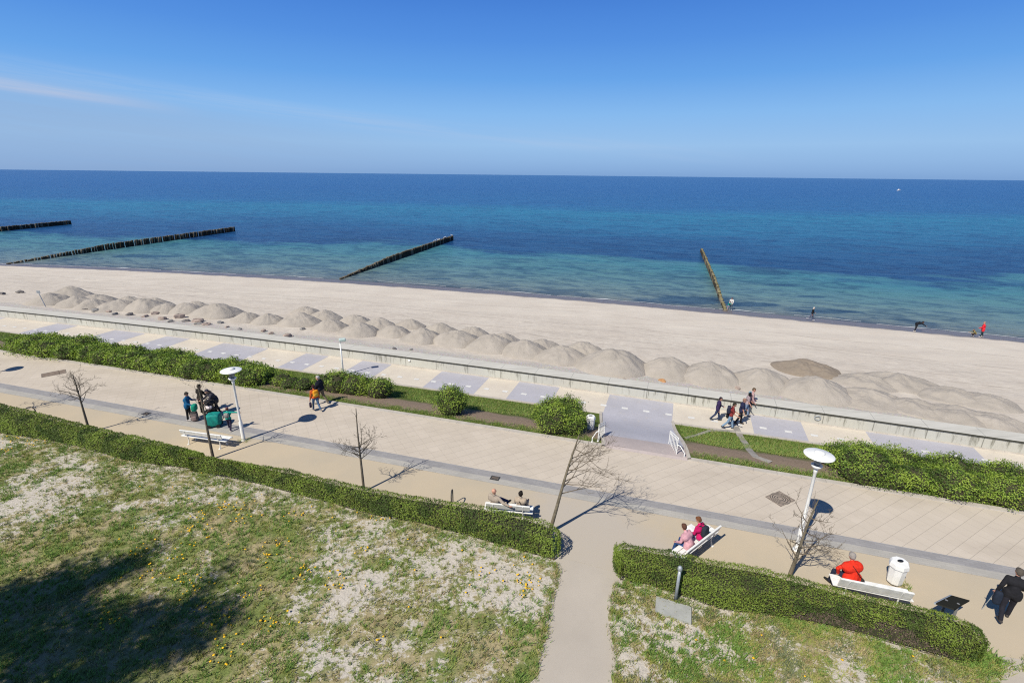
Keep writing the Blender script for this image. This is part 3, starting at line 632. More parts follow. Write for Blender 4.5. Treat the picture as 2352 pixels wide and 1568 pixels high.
front = [(80,702,46,672),(148,708,44,676),(188,712,38,688),(240,716,48,692),(305,718,50,686),(365,720,36,690),(408,722,40,692),(472,732,54,699),(552,741,36,707),(602,746,38,713),(672,751,48,719),(748,762,42,731),(815,774,48,742),(897,776,42,744),(965,790,50,752),(1048,798,58,760),(1130,812,62,767),(1208,824,60,782),(1297,840,66,796),(1424,866,88,798),(1556,874,70,811),(1655,890,76,823),(1782,906,78,834),(1918,932,84,852),(2040,946,84,874)]
back = [(125,690,50,653),(190,698,42,680),(272,702,38,684),(335,706,34,684),(432,714,34,694),(690,726,34,704),(734,738,38,704),(806,748,38,716),(862,757,40,723),(936,756,34,731),(1003,772,44,739),(1082,778,40,749),(1156,793,40,762),(1246,812,46,772),(1345,820,50,786),(1890,868,72,840),(2030,900,66,848),(2120,905,80,838),(2240,935,72,870),(2318,948,70,880)]
for i, a in enumerate(front):
    tag(mound(*a), 'grey sand heap, %s from the left in the row beside the seawall' % WORDS[i], 'sand heap', 'sand heaps along the seawall')
for i, a in enumerate(back):
    lab = 'grey sand heap, %s from the left in the row behind, towards the sea' % WORDS[i]
    if i == 0: lab = 'tall darker sand heap at the far left behind the other heaps'
    if i == 15: lab = 'dark brown damp sand heap, the darkest on the beach'
    tag(mound(*a, mat='damp_sand' if i == 15 else 'mound_sand'), lab, 'sand heap', 'sand heaps along the seawall')
for i, a in enumerate(((2150,962,70,905),(2260,985,80,925),(2345,1000,75,935))):
    tag(mound(*a), 'low rippled sand heap, %s of three at the right end by the seawall' % WORDS[i], 'sand heap', 'sand heaps along the seawall')
M_rock = [mk('rock_pink', (0.40, 0.325, 0.28), 0.85, (0.27, 0.215, 0.19), 5, 0.4), mk('rock_grey', (0.26, 0.25, 0.245), 0.85, (0.17, 0.165, 0.16), 5, 0.4), mk('rock_dark', (0.13, 0.12, 0.115), 0.85, (0.19, 0.175, 0.17), 5, 0.4), mk('rock_orange', (0.50, 0.27, 0.12), 0.85, (0.36, 0.19, 0.09), 6, 0.4)]
def rock(px, py, w, mi, label, group='stones beside the seawall', cat='stone'):
    c = GB(px, py); r = w/FPX*math.hypot(c[1], 14)/2
    b = MB(); b.ball((0, 0, r*0.25), (r*random.uniform(.85, 1.15), r*random.uniform(.6, .95), r*random.uniform(.4, .6)), 8, 0.6, Matrix.Rotation(random.uniform(0, 3), 3, 'Z') @ Matrix.Rotation(random.uniform(-.3, .3), 3, 'X'), noise=0.17)
    for i in range(len(b.sm)): b.sm[i] = False
    o = b.build('stone', M_rock[mi]); o.location = (c[0]+random.uniform(-.25, .25), c[1]+random.uniform(-.3, .3), c[2]-r*random.uniform(0.0, 0.28)); tag(o, label, cat, group)
RK = [(196,712,16,2),(228,715,20,1),(246,717,14,0),(272,721,14,1),(305,722,16,2),(330,727,14,0),(352,722,16,0),(378,733,18,0),(398,738,14,1),(412,730,22,0),(428,737,14,2),(455,738,26,0),(462,745,18,1),(478,745,20,0),(503,742,14,1),(520,752,10,0),(548,756,10,1),(600,762,12,0),(626,767,12,0),(655,773,22,0),(690,757,12,1),(1430,876,14,0),(1722,886,22,1),(1700,892,16,0),(2020,912,14,0),(2218,965,16,1)]
for i, a in enumerate(RK):
    t = ['pink grey', 'grey', 'dark'][a[3]]
    rock(*a, '%s stone on the shingle behind the seawall, %s stone from the left' % (t, (WORDS+['twenty sixth'])[i] if i < 26 else 'last'))
rock(1522, 872, 22, 3, 'orange brown boulder at the foot of a sand heap behind the seawall', 'stones beside the seawall')
rock(899, 803, 10, 2, 'black pointed stone lying left of its twin behind the seawall'); rock(938, 804, 8, 2, 'black pointed stone lying right of its twin behind the seawall')
rock(12, 676, 14, 2, 'dark stump standing on the sand at the far left edge', 'dark wood on the sand', 'stump')
rock(48, 672, 16, 2, 'dark piece of driftwood lying right of the stump on the sand', 'dark wood on the sand', 'driftwood')
c = GB(106, 705); b = MB(); b.tube([(0, 0, -0.2), (-0.45, 0.1, 1.5)], [0.045, 0.035], 7); b.box((-0.46, 0.1, 1.62), (0.36, 0.04, 0.26))
o = b.build('sign_pole', M_galv); o.location = c; tag(o, 'thin leaning grey pole with small plate among the leftmost sand heaps', 'pole')

# ------------------------------------------------------------------ groynes (rows of timber piles)
def b_pile(t, p, pos, top):
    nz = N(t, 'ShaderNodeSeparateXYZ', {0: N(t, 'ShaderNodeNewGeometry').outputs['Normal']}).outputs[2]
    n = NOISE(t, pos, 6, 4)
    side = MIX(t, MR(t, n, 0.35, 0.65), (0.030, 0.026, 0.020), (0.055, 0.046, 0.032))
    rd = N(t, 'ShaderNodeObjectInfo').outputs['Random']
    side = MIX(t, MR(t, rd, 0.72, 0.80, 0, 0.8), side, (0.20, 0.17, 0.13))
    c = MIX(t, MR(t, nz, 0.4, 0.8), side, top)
    setp(t, p, Base_Color=c, Roughness=0.85, Specular_IOR_Level=0.2)
MAT['pile'] = sheet_mat('pile', lambda t, p, pos: b_pile(t, p, pos, (0.15, 0.13, 0.09)))
MAT['pile_olive'] = sheet_mat('pile_olive', lambda t, p, pos: b_pile(t, p, pos, (0.23, 0.20, 0.10)))
def groyne(p0, p1, label, mat, npost=98, top1=1.05, f0=0.0):
    a, b_ = G(*p0, SEA)[:2], G(*p1, SEA)[:2]
    root = thing('groyne', label, 'groyne', (a[0], a[1], SEA), 0, 'timber groynes running into the sea')
    L = np.linalg.norm(b_-a); protos = []
    for v in range(3):
        m = MB(); r = 0.205+0.02*v
        m.lathe([(r, -1.6), (r*1.02, 0.0), (r*0.98, 0.9), (r*0.9, 1.0), (r*0.6, 1.03)], 9)
        protos.append(m.build('pile', MAT[mat]).data); bpy.data.objects.remove(bpy.data.objects[-1] if False else [o for o in COL.objects if o.data is protos[-1]][0])
    for i in range(npost):
        q = i/(npost-1); p = a+(b_-a)*q
        h = 0.18+(top1-0.18)*min(1, q*3.0+f0)+random.uniform(-0.07, 0.07)
        o = link_mesh('pile', random.choice(protos), root, (p[0]-a[0]+random.uniform(-.06, .06), p[1]-a[1]+random.uniform(-.06, .06), 0))
        o.scale = (1, 1, h if h > 0.25 else 0.25); o.rotation_euler = (random.uniform(-.03, .03), random.uniform(-.03, .03), random.uniform(0, 6))
    return root
groyne((-200, 551), (163, 515), 'farthest timber groyne, at the left edge of the sea', 'pile', 90, 1.2, 0.35)
groyne((18, 607), (538, 531), 'long black timber groyne leaving the beach at the left edge', 'pile', 99, 1.25)
groyne((783, 641), (1040, 551), 'black timber groyne in the middle with white gulls near its tip', 'pile', 99, 1.15)
groyne((1666, 714), (1611, 580), 'olive brown timber groyne right, next to wading people', 'pile_olive', 99, 0.95)
# gulls
Mg = mk('gull_white', (0.82, 0.82, 0.82), 0.7); Mgw = mk('gull_grey', (0.35, 0.37, 0.40), 0.7); Mgb = mk('gull_beak', (0.6, 0.42, 0.05), 0.5)
a3, b3 = G(783, 641, SEA), G(1040, 551, SEA)
def gull(q, yaw, label):
    p = a3+(b3-a3)*q; root = thing('gull', label, 'bird', (p[0], p[1], SEA+1.16), yaw, 'gulls on the middle groyne')
    b = MB(); b.ball((0, 0, 0.17), (0.21, 0.10, 0.095), 12, mat=Matrix.Rotation(-0.25, 3, 'Y')); b.tube([(0.14, 0, 0.2), (0.2, 0, 0.3)], [0.055, 0.05], 8); b.ball((0.215, 0, 0.33), (0.065, 0.055, 0.055), 10); b.tube([(-0.15, 0, 0.14), (-0.32, 0, 0.11)], [0.06, 0.02], 6)
    b.tube([(0.02, 0.03, 0.1), (0.03, 0.03, 0)], 0.01, 5); b.tube([(0.02, -0.03, 0.1), (0.03, -0.03, 0)], 0.01, 5); b.build('body', Mg, root)
    for s in (-1, 1):
        w = MB(); w.ball((-0.05, s*0.095, 0.19), (0.22, 0.025, 0.075), 10, mat=Matrix.Rotation(-0.12, 3, 'Y')); w.build('wing', Mgw, root)
    k = MB(); k.tube([(0.27, 0, 0.325), (0.34, 0, 0.315)], [0.016, 0.004], 5); k.build('beak', Mgb, root)
for i, (q, yw) in enumerate(((0.765, 0.4), (0.80, 2.5), (0.815, 0.2), (0.885, 0.6), (0.895, 0.5), (0.985, 2.8))):
    gull(q, yw, 'white gull on the middle groyne, %s gull counted from the beach' % WORDS[i])
# boat far out
p = G(2064, 438, SEA); boat = thing('fishing_boat', 'tiny white fishing boat far out near the horizon', 'boat', (p[0], p[1], SEA), 0.15)
b = MB(); V = []; 
for i, (x, w_, k) in enumerate(((-2.6, 0.75, 0), (-1, 1.0, 0), (1.0, 0.95, 0.1), (2.2, 0.5, 0.3), (2.9, 0.06, 0.5))): V += [(x, -w_, 0.85+k), (x, -w_*0.55, -0.2), (x, w_*0.55, -0.2), (x, w_, 0.85+k)]
F = [(4*i+k, 4*i+4+k, 4*i+4+(k+1) % 4, 4*i+(k+1) % 4) for i in range(4) for k in range(4)]+[(3, 2, 1, 0)]
b.add(V, F).build('hull', M_white, boat); MB().box((-0.5, 0, 1.55), (1.6, 1.3, 1.5), bev=0.12).build('cabin', M_white, boat); MB().tube([(-0.2, 0, 2.2), (-0.2, 0, 4.0)], 0.05, 6).build('mast', M_dark, boat)
MB().box((0.8, 0, 1.0), (0.9, 1.2, 0.3)).build('deck_crate', mk('boat_orange', (0.6, 0.2, 0.05), 0.6), boat)

# ------------------------------------------------------------------ foliage
def leaves(P, Nn, size, rngl, aspect=0.62, spread=0.75, fold=0.25):
    """one bent leaf (two quads-halves -> 2 triangles pairs) at each point; returns V,F"""
    n = len(P); d = Nn+rngl.normal(0, spread, (n, 3)); d /= np.linalg.norm(d, axis=1)[:, None]+1e-9
    a = rngl.normal(0, 1, (n, 3)); a -= d*(a*d).sum(1)[:, None]; a /= np.linalg.norm(a, axis=1)[:, None]+1e-9
    b = np.cross(d, a); s = (size*rngl.uniform(0.65, 1.35, n))[:, None]
    v0 = P-a*s*0.5; v1 = P+b*s*aspect*0.5+d*s*fold*0.4; v2 = P+a*s*0.5; v3 = P-b*s*aspect*0.5+d*s*fold*0.4
    V = np.stack([v0, v1, v2, v3], 1).reshape(-1, 3); i = np.arange(n)*4
    return V, np.concatenate([np.stack([i, i+1, i+2], 1), np.stack([i, i+2, i+3], 1)])
def leaf_obj(name, P, Nn, size, mats, weights, parent=None, rngl=rng, patch=None, **kw):
    n = len(P); mi = rngl.choice(len(mats), n, p=np.array(weights)/sum(weights))
    if patch is not None:                              # clumps share a tone
        cl = np.array([mnoise.noise((p[0]*patch, p[1]*patch, p[2]*patch)) for p in P]); mi = np.where(cl > 0.22, np.minimum(mi, 0), np.where(cl < -0.25, np.maximum(mi, len(mats)-1), mi))
    V, F = leaves(P, Nn, np.full(n, size), rngl, **kw)
    return link_mesh(name, fast_mesh(name, V, F, mats, np.concatenate([mi, mi])), parent)
L_h = [leafmat('hedge_leaf_light', (0.245, 0.325, 0.055), (0.195, 0.275, 0.045)), leafmat('hedge_leaf', (0.15, 0.22, 0.036), (0.18, 0.225, 0.04)), leafmat('hedge_leaf_bronze', (0.19, 0.165, 0.05), (0.15, 0.14, 0.042)), leafmat('hedge_leaf_dark', (0.082, 0.135, 0.026), (0.105, 0.15, 0.03))]
L_s = [leafmat('shrub_leaf_light', (0.31, 0.40, 0.06), (0.25, 0.36, 0.055)), leafmat('shrub_leaf', (0.175, 0.27, 0.042), (0.14, 0.235, 0.036)), leafmat('shrub_leaf_dark', (0.07, 0.12, 0.02), (0.085, 0.14, 0.025))]
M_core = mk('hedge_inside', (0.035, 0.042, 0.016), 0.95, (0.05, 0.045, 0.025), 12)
M_corewood = mk('hedge_twigs', (0.20, 0.15, 0.12), 0.9, (0.11, 0.08, 0.065), 12)

def hedge(label, back, frnt, dens, size, x0=None, x1=None, twig=None, h0=HED_H, round_right=0.0, bare=None):
    xs0 = max(back[0, 0], frnt[0, 0]) if x0 is None else x0; xs1 = min(back[-1, 0], frnt[-1, 0]) if x1 is None else x1
    cx = (xs0+xs1)/2; cy = float(np.interp(cx, frnt[:, 0], frnt[:, 1]))
    root = thing('hedge', label, 'hedge', (cx, cy, 0), 0, 'clipped hedges between lawn and walkway')
    YB = lambda x: np.interp(x, back[:, 0], back[:, 1]); YF = lambda x: np.interp(x, frnt[:, 0], frnt[:, 1])
    def HH(x): return h0+0.05*np.array([mnoise.noise((float(a)*0.7, 4, 0)) for a in np.atleast_1d(x)])
    # core
    xs = np.arange(xs0+0.06, xs1-0.05, 0.25); V = []; n = len(xs)
    for x in xs:
        e = min(1, (x-xs0)/0.35, (xs1-x)/0.35)**0.5; f, bk, h = float(YF(x))+0.09, float(YB(x))-0.09, float(HH(x)[0])-0.07
        c_ = (f+bk)/2; f = c_+(f-c_)*e; bk = c_+(bk-c_)*e
        for y, z in ((f, 0.12), (f, h-0.18), (f+0.12, h-0.03), (bk-0.12, h-0.03), (bk, h-0.18), (bk, 0.12)): V.append((x-cx, y-cy, z))
    F = [(i*6+k, (i+1)*6+k, (i+1)*6+(k+1) % 6, i*6+(k+1) % 6) for i in range(n-1) for k in range(6)]+[tuple(range(5, -1, -1)), tuple(range((n-1)*6, n*6))]
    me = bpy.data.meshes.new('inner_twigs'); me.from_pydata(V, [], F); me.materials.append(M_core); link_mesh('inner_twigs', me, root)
    # stems at the foot
    sb = MB()
    rx = np.arange(xs0+0.15, xs1-0.1, 0.16); sb.tube([(x-cx, float(YF(x))+0.12-cy, 0.02) for x in rx], 0.016, 5)
    for x in rx:
        y = float(YF(x))+0.12; sb.tube([(x-cx, y-cy, -0.02), (x-cx+random.uniform(-.09, .09), y-cy+random.uniform(-.10, .06), 0.4)], [0.014, 0.008], 5)
    sb.build('bare_twigs', M_twig, root)
    # leaf shell
    L = xs1-xs0; ww = np.mean(YB(xs)-YF(xs)); per = 0.85+ww+0.85; n = int(L*per*dens)
    x = rng.uniform(xs0, xs1, n); u = rng.uniform(0, per, n); h = np.interp(x, xs, HH(xs)); f, bk = YF(x), YB(x); w = np.maximum(bk-f, 0.05)
    y = np.empty(n); z = np.empty(n); Nn = np.zeros((n, 3))
    A = u < 0.85; B = (u >= 0.85) & (u < 0.85+ww); C = ~(A | B); r = 0.13
    z[A] = 0.14+(h[A]-0.14)*(u[A]/0.85); y[A] = f[A]; Nn[A] = (0.2, -1, 0.35)
    q = (u[B]-0.85)/ww; y[B] = f[B]+w[B]*q; z[B] = h[B]; Nn[B] = (0, 0, 1)
    z[C] = 0.14+(h[C]-0.14)*((u[C]-0.85-ww)/0.85); y[C] = bk[C]; Nn[C] = (0, 1, 0.35)
    # rounded shoulders and ends
    tz = np.clip((z-(h-r))/r, 0, 1); ins = r*(1-np.sqrt(np.maximum(0, 1-tz**2)))*0.7
    y = np.where(A, y+ins, np.where(C, y-ins, y)); edge = np.minimum(y-f, bk-y); z = np.where(B, z-0.10*np.exp(-edge/0.08), z)
    e = np.sqrt(np.clip(np.minimum((x-xs0)/0.3, (xs1-x)/0.3), 0.02, 1)); cc = (f+bk)/2; y = cc+(y-cc)*e; 
    lump = np.array([0.055*mnoise.noise((a*1.9, b_*1.9, c_*1.9))+0.035*mnoise.noise((a*5, b_*5, c_*5)) for a, b_, c_ in zip(x, y, z)])
    P = np.stack([x, y, z], 1)+Nn*(lump+rng.normal(0, 0.022, n))[:, None]
    # the two ends
    ne = int(1.5*dens*ww)
    for xe, s in ((xs0, -1), (xs1, 1)):
        ye = rng.uniform(0, 1, ne); xi = xe-s*0.04; Pe = np.stack([np.full(ne, xe)+rng.normal(0, .03, ne)-s*0.12*(np.abs(ye-0.5)*2)**3, float(YF(xi))+(float(YB(xi))-float(YF(xi)))*ye, rng.uniform(0.15, float(HH(xi)[0])-0.03, ne)], 1)
        P = np.concatenate([P, Pe]); Nn = np.concatenate([Nn, np.tile((s, 0, 0.3), (ne, 1))]); A = np.concatenate([A, np.zeros(ne, bool)])
    if bare is not None:
        bz = np.array([mnoise.noise((p[0]*0.8, 2, 0)) for p in P]); lowcut = 0.20+0.3*np.clip(bz, 0, 1)
        kill = A & (P[:, 0] > bare[0]) & (P[:, 0] < bare[1]) & (P[:, 2] < lowcut); P, Nn, A = P[~kill], Nn[~kill], A[~kill]
    P -= (cx, cy, 0)
    if twig is None:
        leaf_obj('foliage', P, Nn, size, L_h, (0.36, 0.40, 0.08, 0.16), root, patch=1.1, spread=0.55)
    else:
        tx = P[:, 0]+cx; tn = np.array([mnoise.noise((a*1.1, c_*2.0, 5)) for a, c_ in zip(tx, P[:, 2])])
        env = np.clip(np.minimum((tx-twig[0])/1.6, (twig[1]-tx)/1.6), 0, 1)
        isT = A & (tx > twig[0]) & (tx < twig[1]) & (P[:, 2] < (0.62+0.45*tn)*env) & (rng.uniform(0, 1, len(P)) < 0.86)
        leaf_obj('foliage', P[~isT], Nn[~isT], size, L_h, (0.40, 0.38, 0.10, 0.12), root, patch=1.1, spread=0.55)
        Pt = P[isT]; Pt[:, 1] += 0.07; V, F = leaves(Pt, Nn[isT], np.full(len(Pt), size*1.8), rng, aspect=0.16, spread=0.6)
        tm = [M_corewood, mk('dry_leaf', (0.26, 0.20, 0.15), 0.9, (0.15, 0.12, 0.09), 9)]
        link_mesh('dead_twigs', fast_mesh('dead_twigs', V, F, tm, np.tile(rng.integers(0, 2, len(Pt)), 2)), root)
    return root
hA1b_ = np.concatenate([[(-60, 33.4), (-40, 27.6)], hA1b]); hA1f_ = np.concatenate([[(-60, 31.6), (-40, 25.8)], hA1f])
hedge('clipped green hedge running out of the left edge to the left bench', hA1b_, hA1f_, 750, 0.062, x0=-34, x1=-13.95)
hedge('long clipped green hedge in the middle, from the gap to the sandy path', hA2b, hA2f, 900, 0.055, x0=-14.55, x1=1.78, bare=(-13.3, -12.0))
hedge('clipped green hedge right of the sandy path with a bare brown foot', hBb, hBf, 1400, 0.044, x0=3.62, x1=float(hBb[-1, 0])-0.02, twig=(8.0, 13.2))

def shrub(label, cat, blobs, dens, size, base_z=None, wts=(0.42, 0.38, 0.2), group='leafy shrubs on the verge', name='shrub', tw=0):
    """blobs: list of (x, y, z, rx, ry, rz) in world space"""
    c = np.mean([b[:2] for b in blobs], 0); zb = verge_z(*c)
    root = thing(name, label, cat, (c[0], c[1], zb), 0, group)
    core = MB(); P = []; Nn = []; stems = MB()
    for (x, y, z, rx, ry, rz_) in blobs:
        core.ball((x-c[0], y-c[1], z-zb+rz_*0.38), (rx*0.84, ry*0.84, rz_*0.56), 12, noise=0.08)
        n = int(2.6*math.pi*((rx*ry+rx*rz_+ry*rz_)/3)*dens)
        d = rng.normal(0, 1, (n, 3)); d /= np.linalg.norm(d, axis=1)[:, None]; d[:, 2] = np.where(d[:, 2] < -0.35, -d[:, 2], d[:, 2])
        rr = np.array([1+0.26*mnoise.noise((x+p[0]*rx*2.2, y+p[1]*ry*2.2, p[2]*2.0))+0.17*mnoise.noise((x+p[0]*rx*6, y+p[1]*ry*6, p[2]*5)) for p in d])*(1+rng.normal(-0.05, 0.10, n))
        q = d*rr[:, None]*np.array((rx, ry, rz_))*(1, 1, 0.62)+np.array((x-c[0], y-c[1], z-zb+rz_*0.38))
        keep = np.ones(n, bool)
        for (x2, y2, z2, a, b_, c_) in blobs:
            if (x2, y2) != (x, y):
                u = (q-np.array((x2-c[0], y2-c[1], z2-zb+c_*0.38)))/np.array((a, b_, c_*0.62)); keep &= (u*u).sum(1) > 0.66
        keep &= q[:, 2] > 0.03; P.append(q[keep]); Nn.append(d[keep])
        for _ in range(int(4*rx*ry)+2):
            th = random.uniform(0, 6.28); f = random.uniform(0.2, 0.85); stems.tube([(x-c[0], y-c[1], z-zb+0.02), (x-c[0]+rx*0.95*f*math.cos(th), y-c[1]+ry*0.95*f*math.sin(th), z-zb+rz_*(1.0+random.uniform(-.1, .16))*math.sqrt(1-f*f*0.7))], [0.014, 0.006], 5)
    if len(blobs) > 1: stems.tube([(b_[0]-c[0], b_[1]-c[1], b_[2]-zb+0.02) for b_ in blobs], 0.014, 5)
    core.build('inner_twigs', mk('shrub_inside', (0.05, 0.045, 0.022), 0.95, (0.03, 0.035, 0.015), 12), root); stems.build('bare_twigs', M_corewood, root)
    leaf_obj('foliage', np.concatenate(P), np.concatenate(Nn), size, L_s, wts, root, patch=1.4, spread=0.7, aspect=0.7)
    return root
def row_blobs(pts, rx, ry, h, step, jit=0.25):
    """pts: picture points of the row's middle line on the verge"""
    w = np.array([G(x, y, z)[:2] for x, y, z in pts]); d = np.concatenate([[0], np.cumsum(np.linalg.norm(np.diff(w, axis=0), axis=1))])
    out = []
    for s in np.arange(step*0.3, d[-1], step):
        x = np.interp(s, d, w[:, 0]); y = np.interp(s, d, w[:, 1])
        for off in ((-0.42, 0.42) if ry > 0.9 else (0,)):
            xx, yy = x+random.uniform(-jit, jit), y+off*ry*1.25+random.uniform(-jit, jit)*0.6; k = random.uniform(0.82, 1.15)
            out.append((xx, yy, verge_z(xx, yy), rx*k, ry*k*(0.72 if ry > 0.9 else 1), h*k*random.uniform(0.9, 1.1)))
    return out
shrub('dense green shrub row at the left edge, first clump beside the paved walk', 'shrub', row_blobs([(75,808,-.4),(140,818,-.4),(200,828,-.4)], 1.25, 1.35, 1.15, 1.5), 300, 0.09)
shrub('long dense green shrub row behind the left lamp', 'shrub', row_blobs([(225,828,-.4),(320,842,-.4),(420,858,-.4),(520,872,-.35),(592,882,-.35)], 1.2, 1.3, 1.15, 1.4), 300, 0.088)
shrub('low thin shrub between the long row and the walking couple', 'shrub', row_blobs([(640,886,-.3),(680,893,-.3),(712,897,-.3)], 0.7, 0.8, 0.62, 0.9), 190, 0.08, wts=(0.2, 0.4, 0.4))
shrub('tall loose shrub with pale stems behind the walking couple', 'shrub', row_blobs([(748,893,-.45),(800,899,-.45),(850,905,-.45),(900,911,-.5)], 0.85, 0.95, 1.2, 0.9), 180, 0.08, wts=(0.5, 0.35, 0.15))
shrub('small round green shrub alone on the verge, left of the ramp shrub', 'shrub', row_blobs([(1028,951,-.25),(1052,954,-.25)], 0.85, 0.8, 1.3, 0.7, 0.1), 420, 0.07)
shrub('big round green shrub beside the left handrail of the ramp', 'shrub', row_blobs([(1262,988,-.25),(1295,990,-.3),(1322,994,-.3)], 1.0, 0.95, 1.5, 0.75, 0.15), 460, 0.068)
shrub('wide dense green shrub bed at the right edge behind the right lamp', 'shrub', row_blobs([(1925,1088,-.35),(1990,1098,-.35),(2060,1110,-.35),(2140,1122,-.35),(2220,1134,-.35),(2300,1146,-.35),(2400,1160,-.35)], 1.15, 1.35, 1.15, 1.1), 480, 0.064)

# ------------------------------------------------------------------ lawns
def poly_world(pts): return np.array([G(x, y)[:2] for x, y in pts])
def inside(P, poly):
    x, y = P[:, 0], P[:, 1]; r = np.zeros(len(P), bool); n = len(poly)
    for i in range(n):
        x1, y1 = poly[i]; x2, y2 = poly[(i+1) % n]
        c = ((y1 > y) != (y2 > y)) & (x < (x2-x1)*(y-y1)/(y2-y1+1e-12)+x1); r ^= c
    return r
pathL = [(1280,1296),(1283,1325),(1272,1360),(1262,1400),(1254,1450),(1243,1500),(1228,1568)]
lawnL = np.concatenate([[(-60, 32.6), (-40, 26.8)], hA1f[:-1]+(0, 0.5), hA2f[1:]+(0, 0.5), poly_world(pathL), [(0.2, 3.0), (-60, 3.0)]])
pathR = [(1412,1568),(1414,1500),(1406,1440),(1402,1390),(1410,1345)]
lawnR = np.concatenate([poly_world(pathR), hBf[1:]+(0, 0.4), poly_world([(2302,1520),(2296,1568)]), [(14.5, 3.0), (2.2, 3.0)]])
def cover(x, y):
    n1 = mnoise.noise((x*0.28+3, y*0.34, 0)); n2 = mnoise.noise((x*0.9, y*1.1, 3)); n3 = mnoise.noise((x*2.6, y*3.0, 8))
    v = 0.56+0.36*n1+0.30*n2+0.30*n3
    v -= (0.16 if x > 2 else 0.0)-0.25*max(0, n2 if x > 2 else 0)
    v -= 0.20*max(0, min(1, (y-13.5)/5.0))*(1 if x < 1 else 0)      # sandier towards the hedge
    v += 0.22*max(0, min(1, (-6-x)/5))*max(0, min(1, (18-y)/4))      # greener towards the lower left
    v += 0.10 if y < 12 else 0
    v += 0.10 if x < -7 else 0
    return v
def lawn_sheet(name, poly):
    x0, y0 = poly.min(0); x1, y1 = poly.max(0); s = 0.25; x0 = max(x0, -36)
    gx = np.arange(x0, x1+s, s); gy = np.arange(y0, y1+s, s); X, Y = np.meshgrid(gx, gy); P = np.stack([X.ravel(), Y.ravel()], 1)
    ins = inside(P, poly).reshape(X.shape); n = len(gx)
    Z = np.array([0.012+0.035*max(0, mnoise.noise((a*0.5, b*0.5, 1)))+0.025*max(0, mnoise.noise((a*1.6, b*1.6, 2))) for a, b in P]); C = np.array([cover(a, b) for a, b in P])
    dist = np.where(ins.ravel(), 1, 0); Z = np.where(dist, Z, -0.03)
    F = [(j*n+i, j*n+i+1, (j+1)*n+i+1, (j+1)*n+i) for j in range(len(gy)-1) for i in range(n-1) if ins[j:j+2, i:i+2].any()]
    me = fast_mesh(name, np.column_stack([P, Z]), F, [MAT['lawn_ground']], smooth=True)
    me.attributes.new('cover', 'FLOAT', 'POINT').data.foreach_set('value', C.astype(np.float32)); tag(link_mesh(name, me), kind='structure')
lawn_sheet('lawn', lawnL); lawn_sheet('lawn', lawnR)
L_g = [leafmat('grass_olive', (0.34, 0.345, 0.10), (0.26, 0.29, 0.075), 0.15), leafmat('grass_green', (0.19, 0.31, 0.065), (0.14, 0.24, 0.05), 0.15), leafmat('grass_straw', (0.42, 0.34, 0.19), (0.32, 0.25, 0.135), 0.15), leafmat('grass_grey', (0.19, 0.215, 0.115), (0.145, 0.17, 0.09), 0.15)]
def blades(P, z0, hgt, wid, mi, name, mats, splay=0.7, label=None, cat=None):
    n = len(P); a = rng.uniform(0, 2*np.pi, n); lean = rng.uniform(0.15, splay, n)*hgt; s = rng.uniform(0.6, 1.4, n)
    dx, dy = np.cos(a), np.sin(a); px, py = -dy*wid/2, dx*wid/2; h = hgt*s; z0 = np.broadcast_to(z0, (n,))
    v0 = np.stack([P[:, 0]-px, P[:, 1]-py, z0], 1); v1 = np.stack([P[:, 0]+px, P[:, 1]+py, z0], 1)
    v2 = np.stack([P[:, 0]+dx*lean*s+px*0.3, P[:, 1]+dy*lean*s+py*0.3, z0+h*0.85], 1); v3 = np.stack([P[:, 0]+dx*lean*s*1.2-px*0.2, P[:, 1]+dy*lean*s*1.2-py*0.2, z0+h*0.9], 1)
    V = np.stack([v0, v1, v2, v3], 1).reshape(-1, 3); i = np.arange(n)*4
    o = link_mesh(name, fast_mesh(name, V, np.stack([i, i+1, i+2, i+3], 1), mats, mi)); tag(o, label, cat, kind='stuff'); return o
def grass(poly, n, label, dens_k, xlim):
    x0, y0 = poly.min(0); x1, y1 = poly.max(0); x0, x1 = max(x0, xlim[0]), min(x1, xlim[1]); y0 = max(y0, 8.6)
    nt_ = n//7; T = np.stack([rng.uniform(x0, x1, nt_), rng.uniform(y0, y1, nt_)], 1); T = T[inside(T, poly) & (T[:, 1] > 8.6)]
    cv = np.array([cover(a, b)+0.10*mnoise.noise((a*7, b*7, 4)) for a, b in T]); T = T[rng.uniform(0, 1, len(T)) < np.clip((cv-0.26)*dens_k, 0.20, 1)]
    k = 9; P = np.repeat(T, k, 0)+rng.normal(0, 0.036, (len(T)*k, 2)); 
    tone = np.array([mnoise.noise((a*0.7, b*0.7, 12))+0.6*mnoise.noise((a*2.3, b*2.3, 2)) for a, b in T]); tone += rng.normal(0, 0.16, len(T)); tone += np.where(T[:, 0] < -8, 0.12, 0)
    m = np.where(tone > 0.12, 1, np.where(tone > -0.18, 0, np.where(tone > -0.38, 2, 3))); m = np.where((T[:, 1] > 14.5) & (m == 2) & (rng.uniform(0, 1, len(T)) < 0.5), 3, m)
    mi = np.repeat(m, k); swap = rng.uniform(0, 1, len(mi)) < 0.2; mi = np.where(swap, 0, mi)
    hg = np.where(mi == 1, 0.125, 0.09)
    blades(P, 0.012, hg, 0.021, mi, 'grass', L_g, 0.9, label, 'grass')
grass(lawnL, 300000, 'dry patchy grass on the sandy lawn left of the path', 2.1, (-30, 3))
grass(lawnR, 80000, 'patchy grass on the sandy lawn right of the path', 2.4, (2, 16))
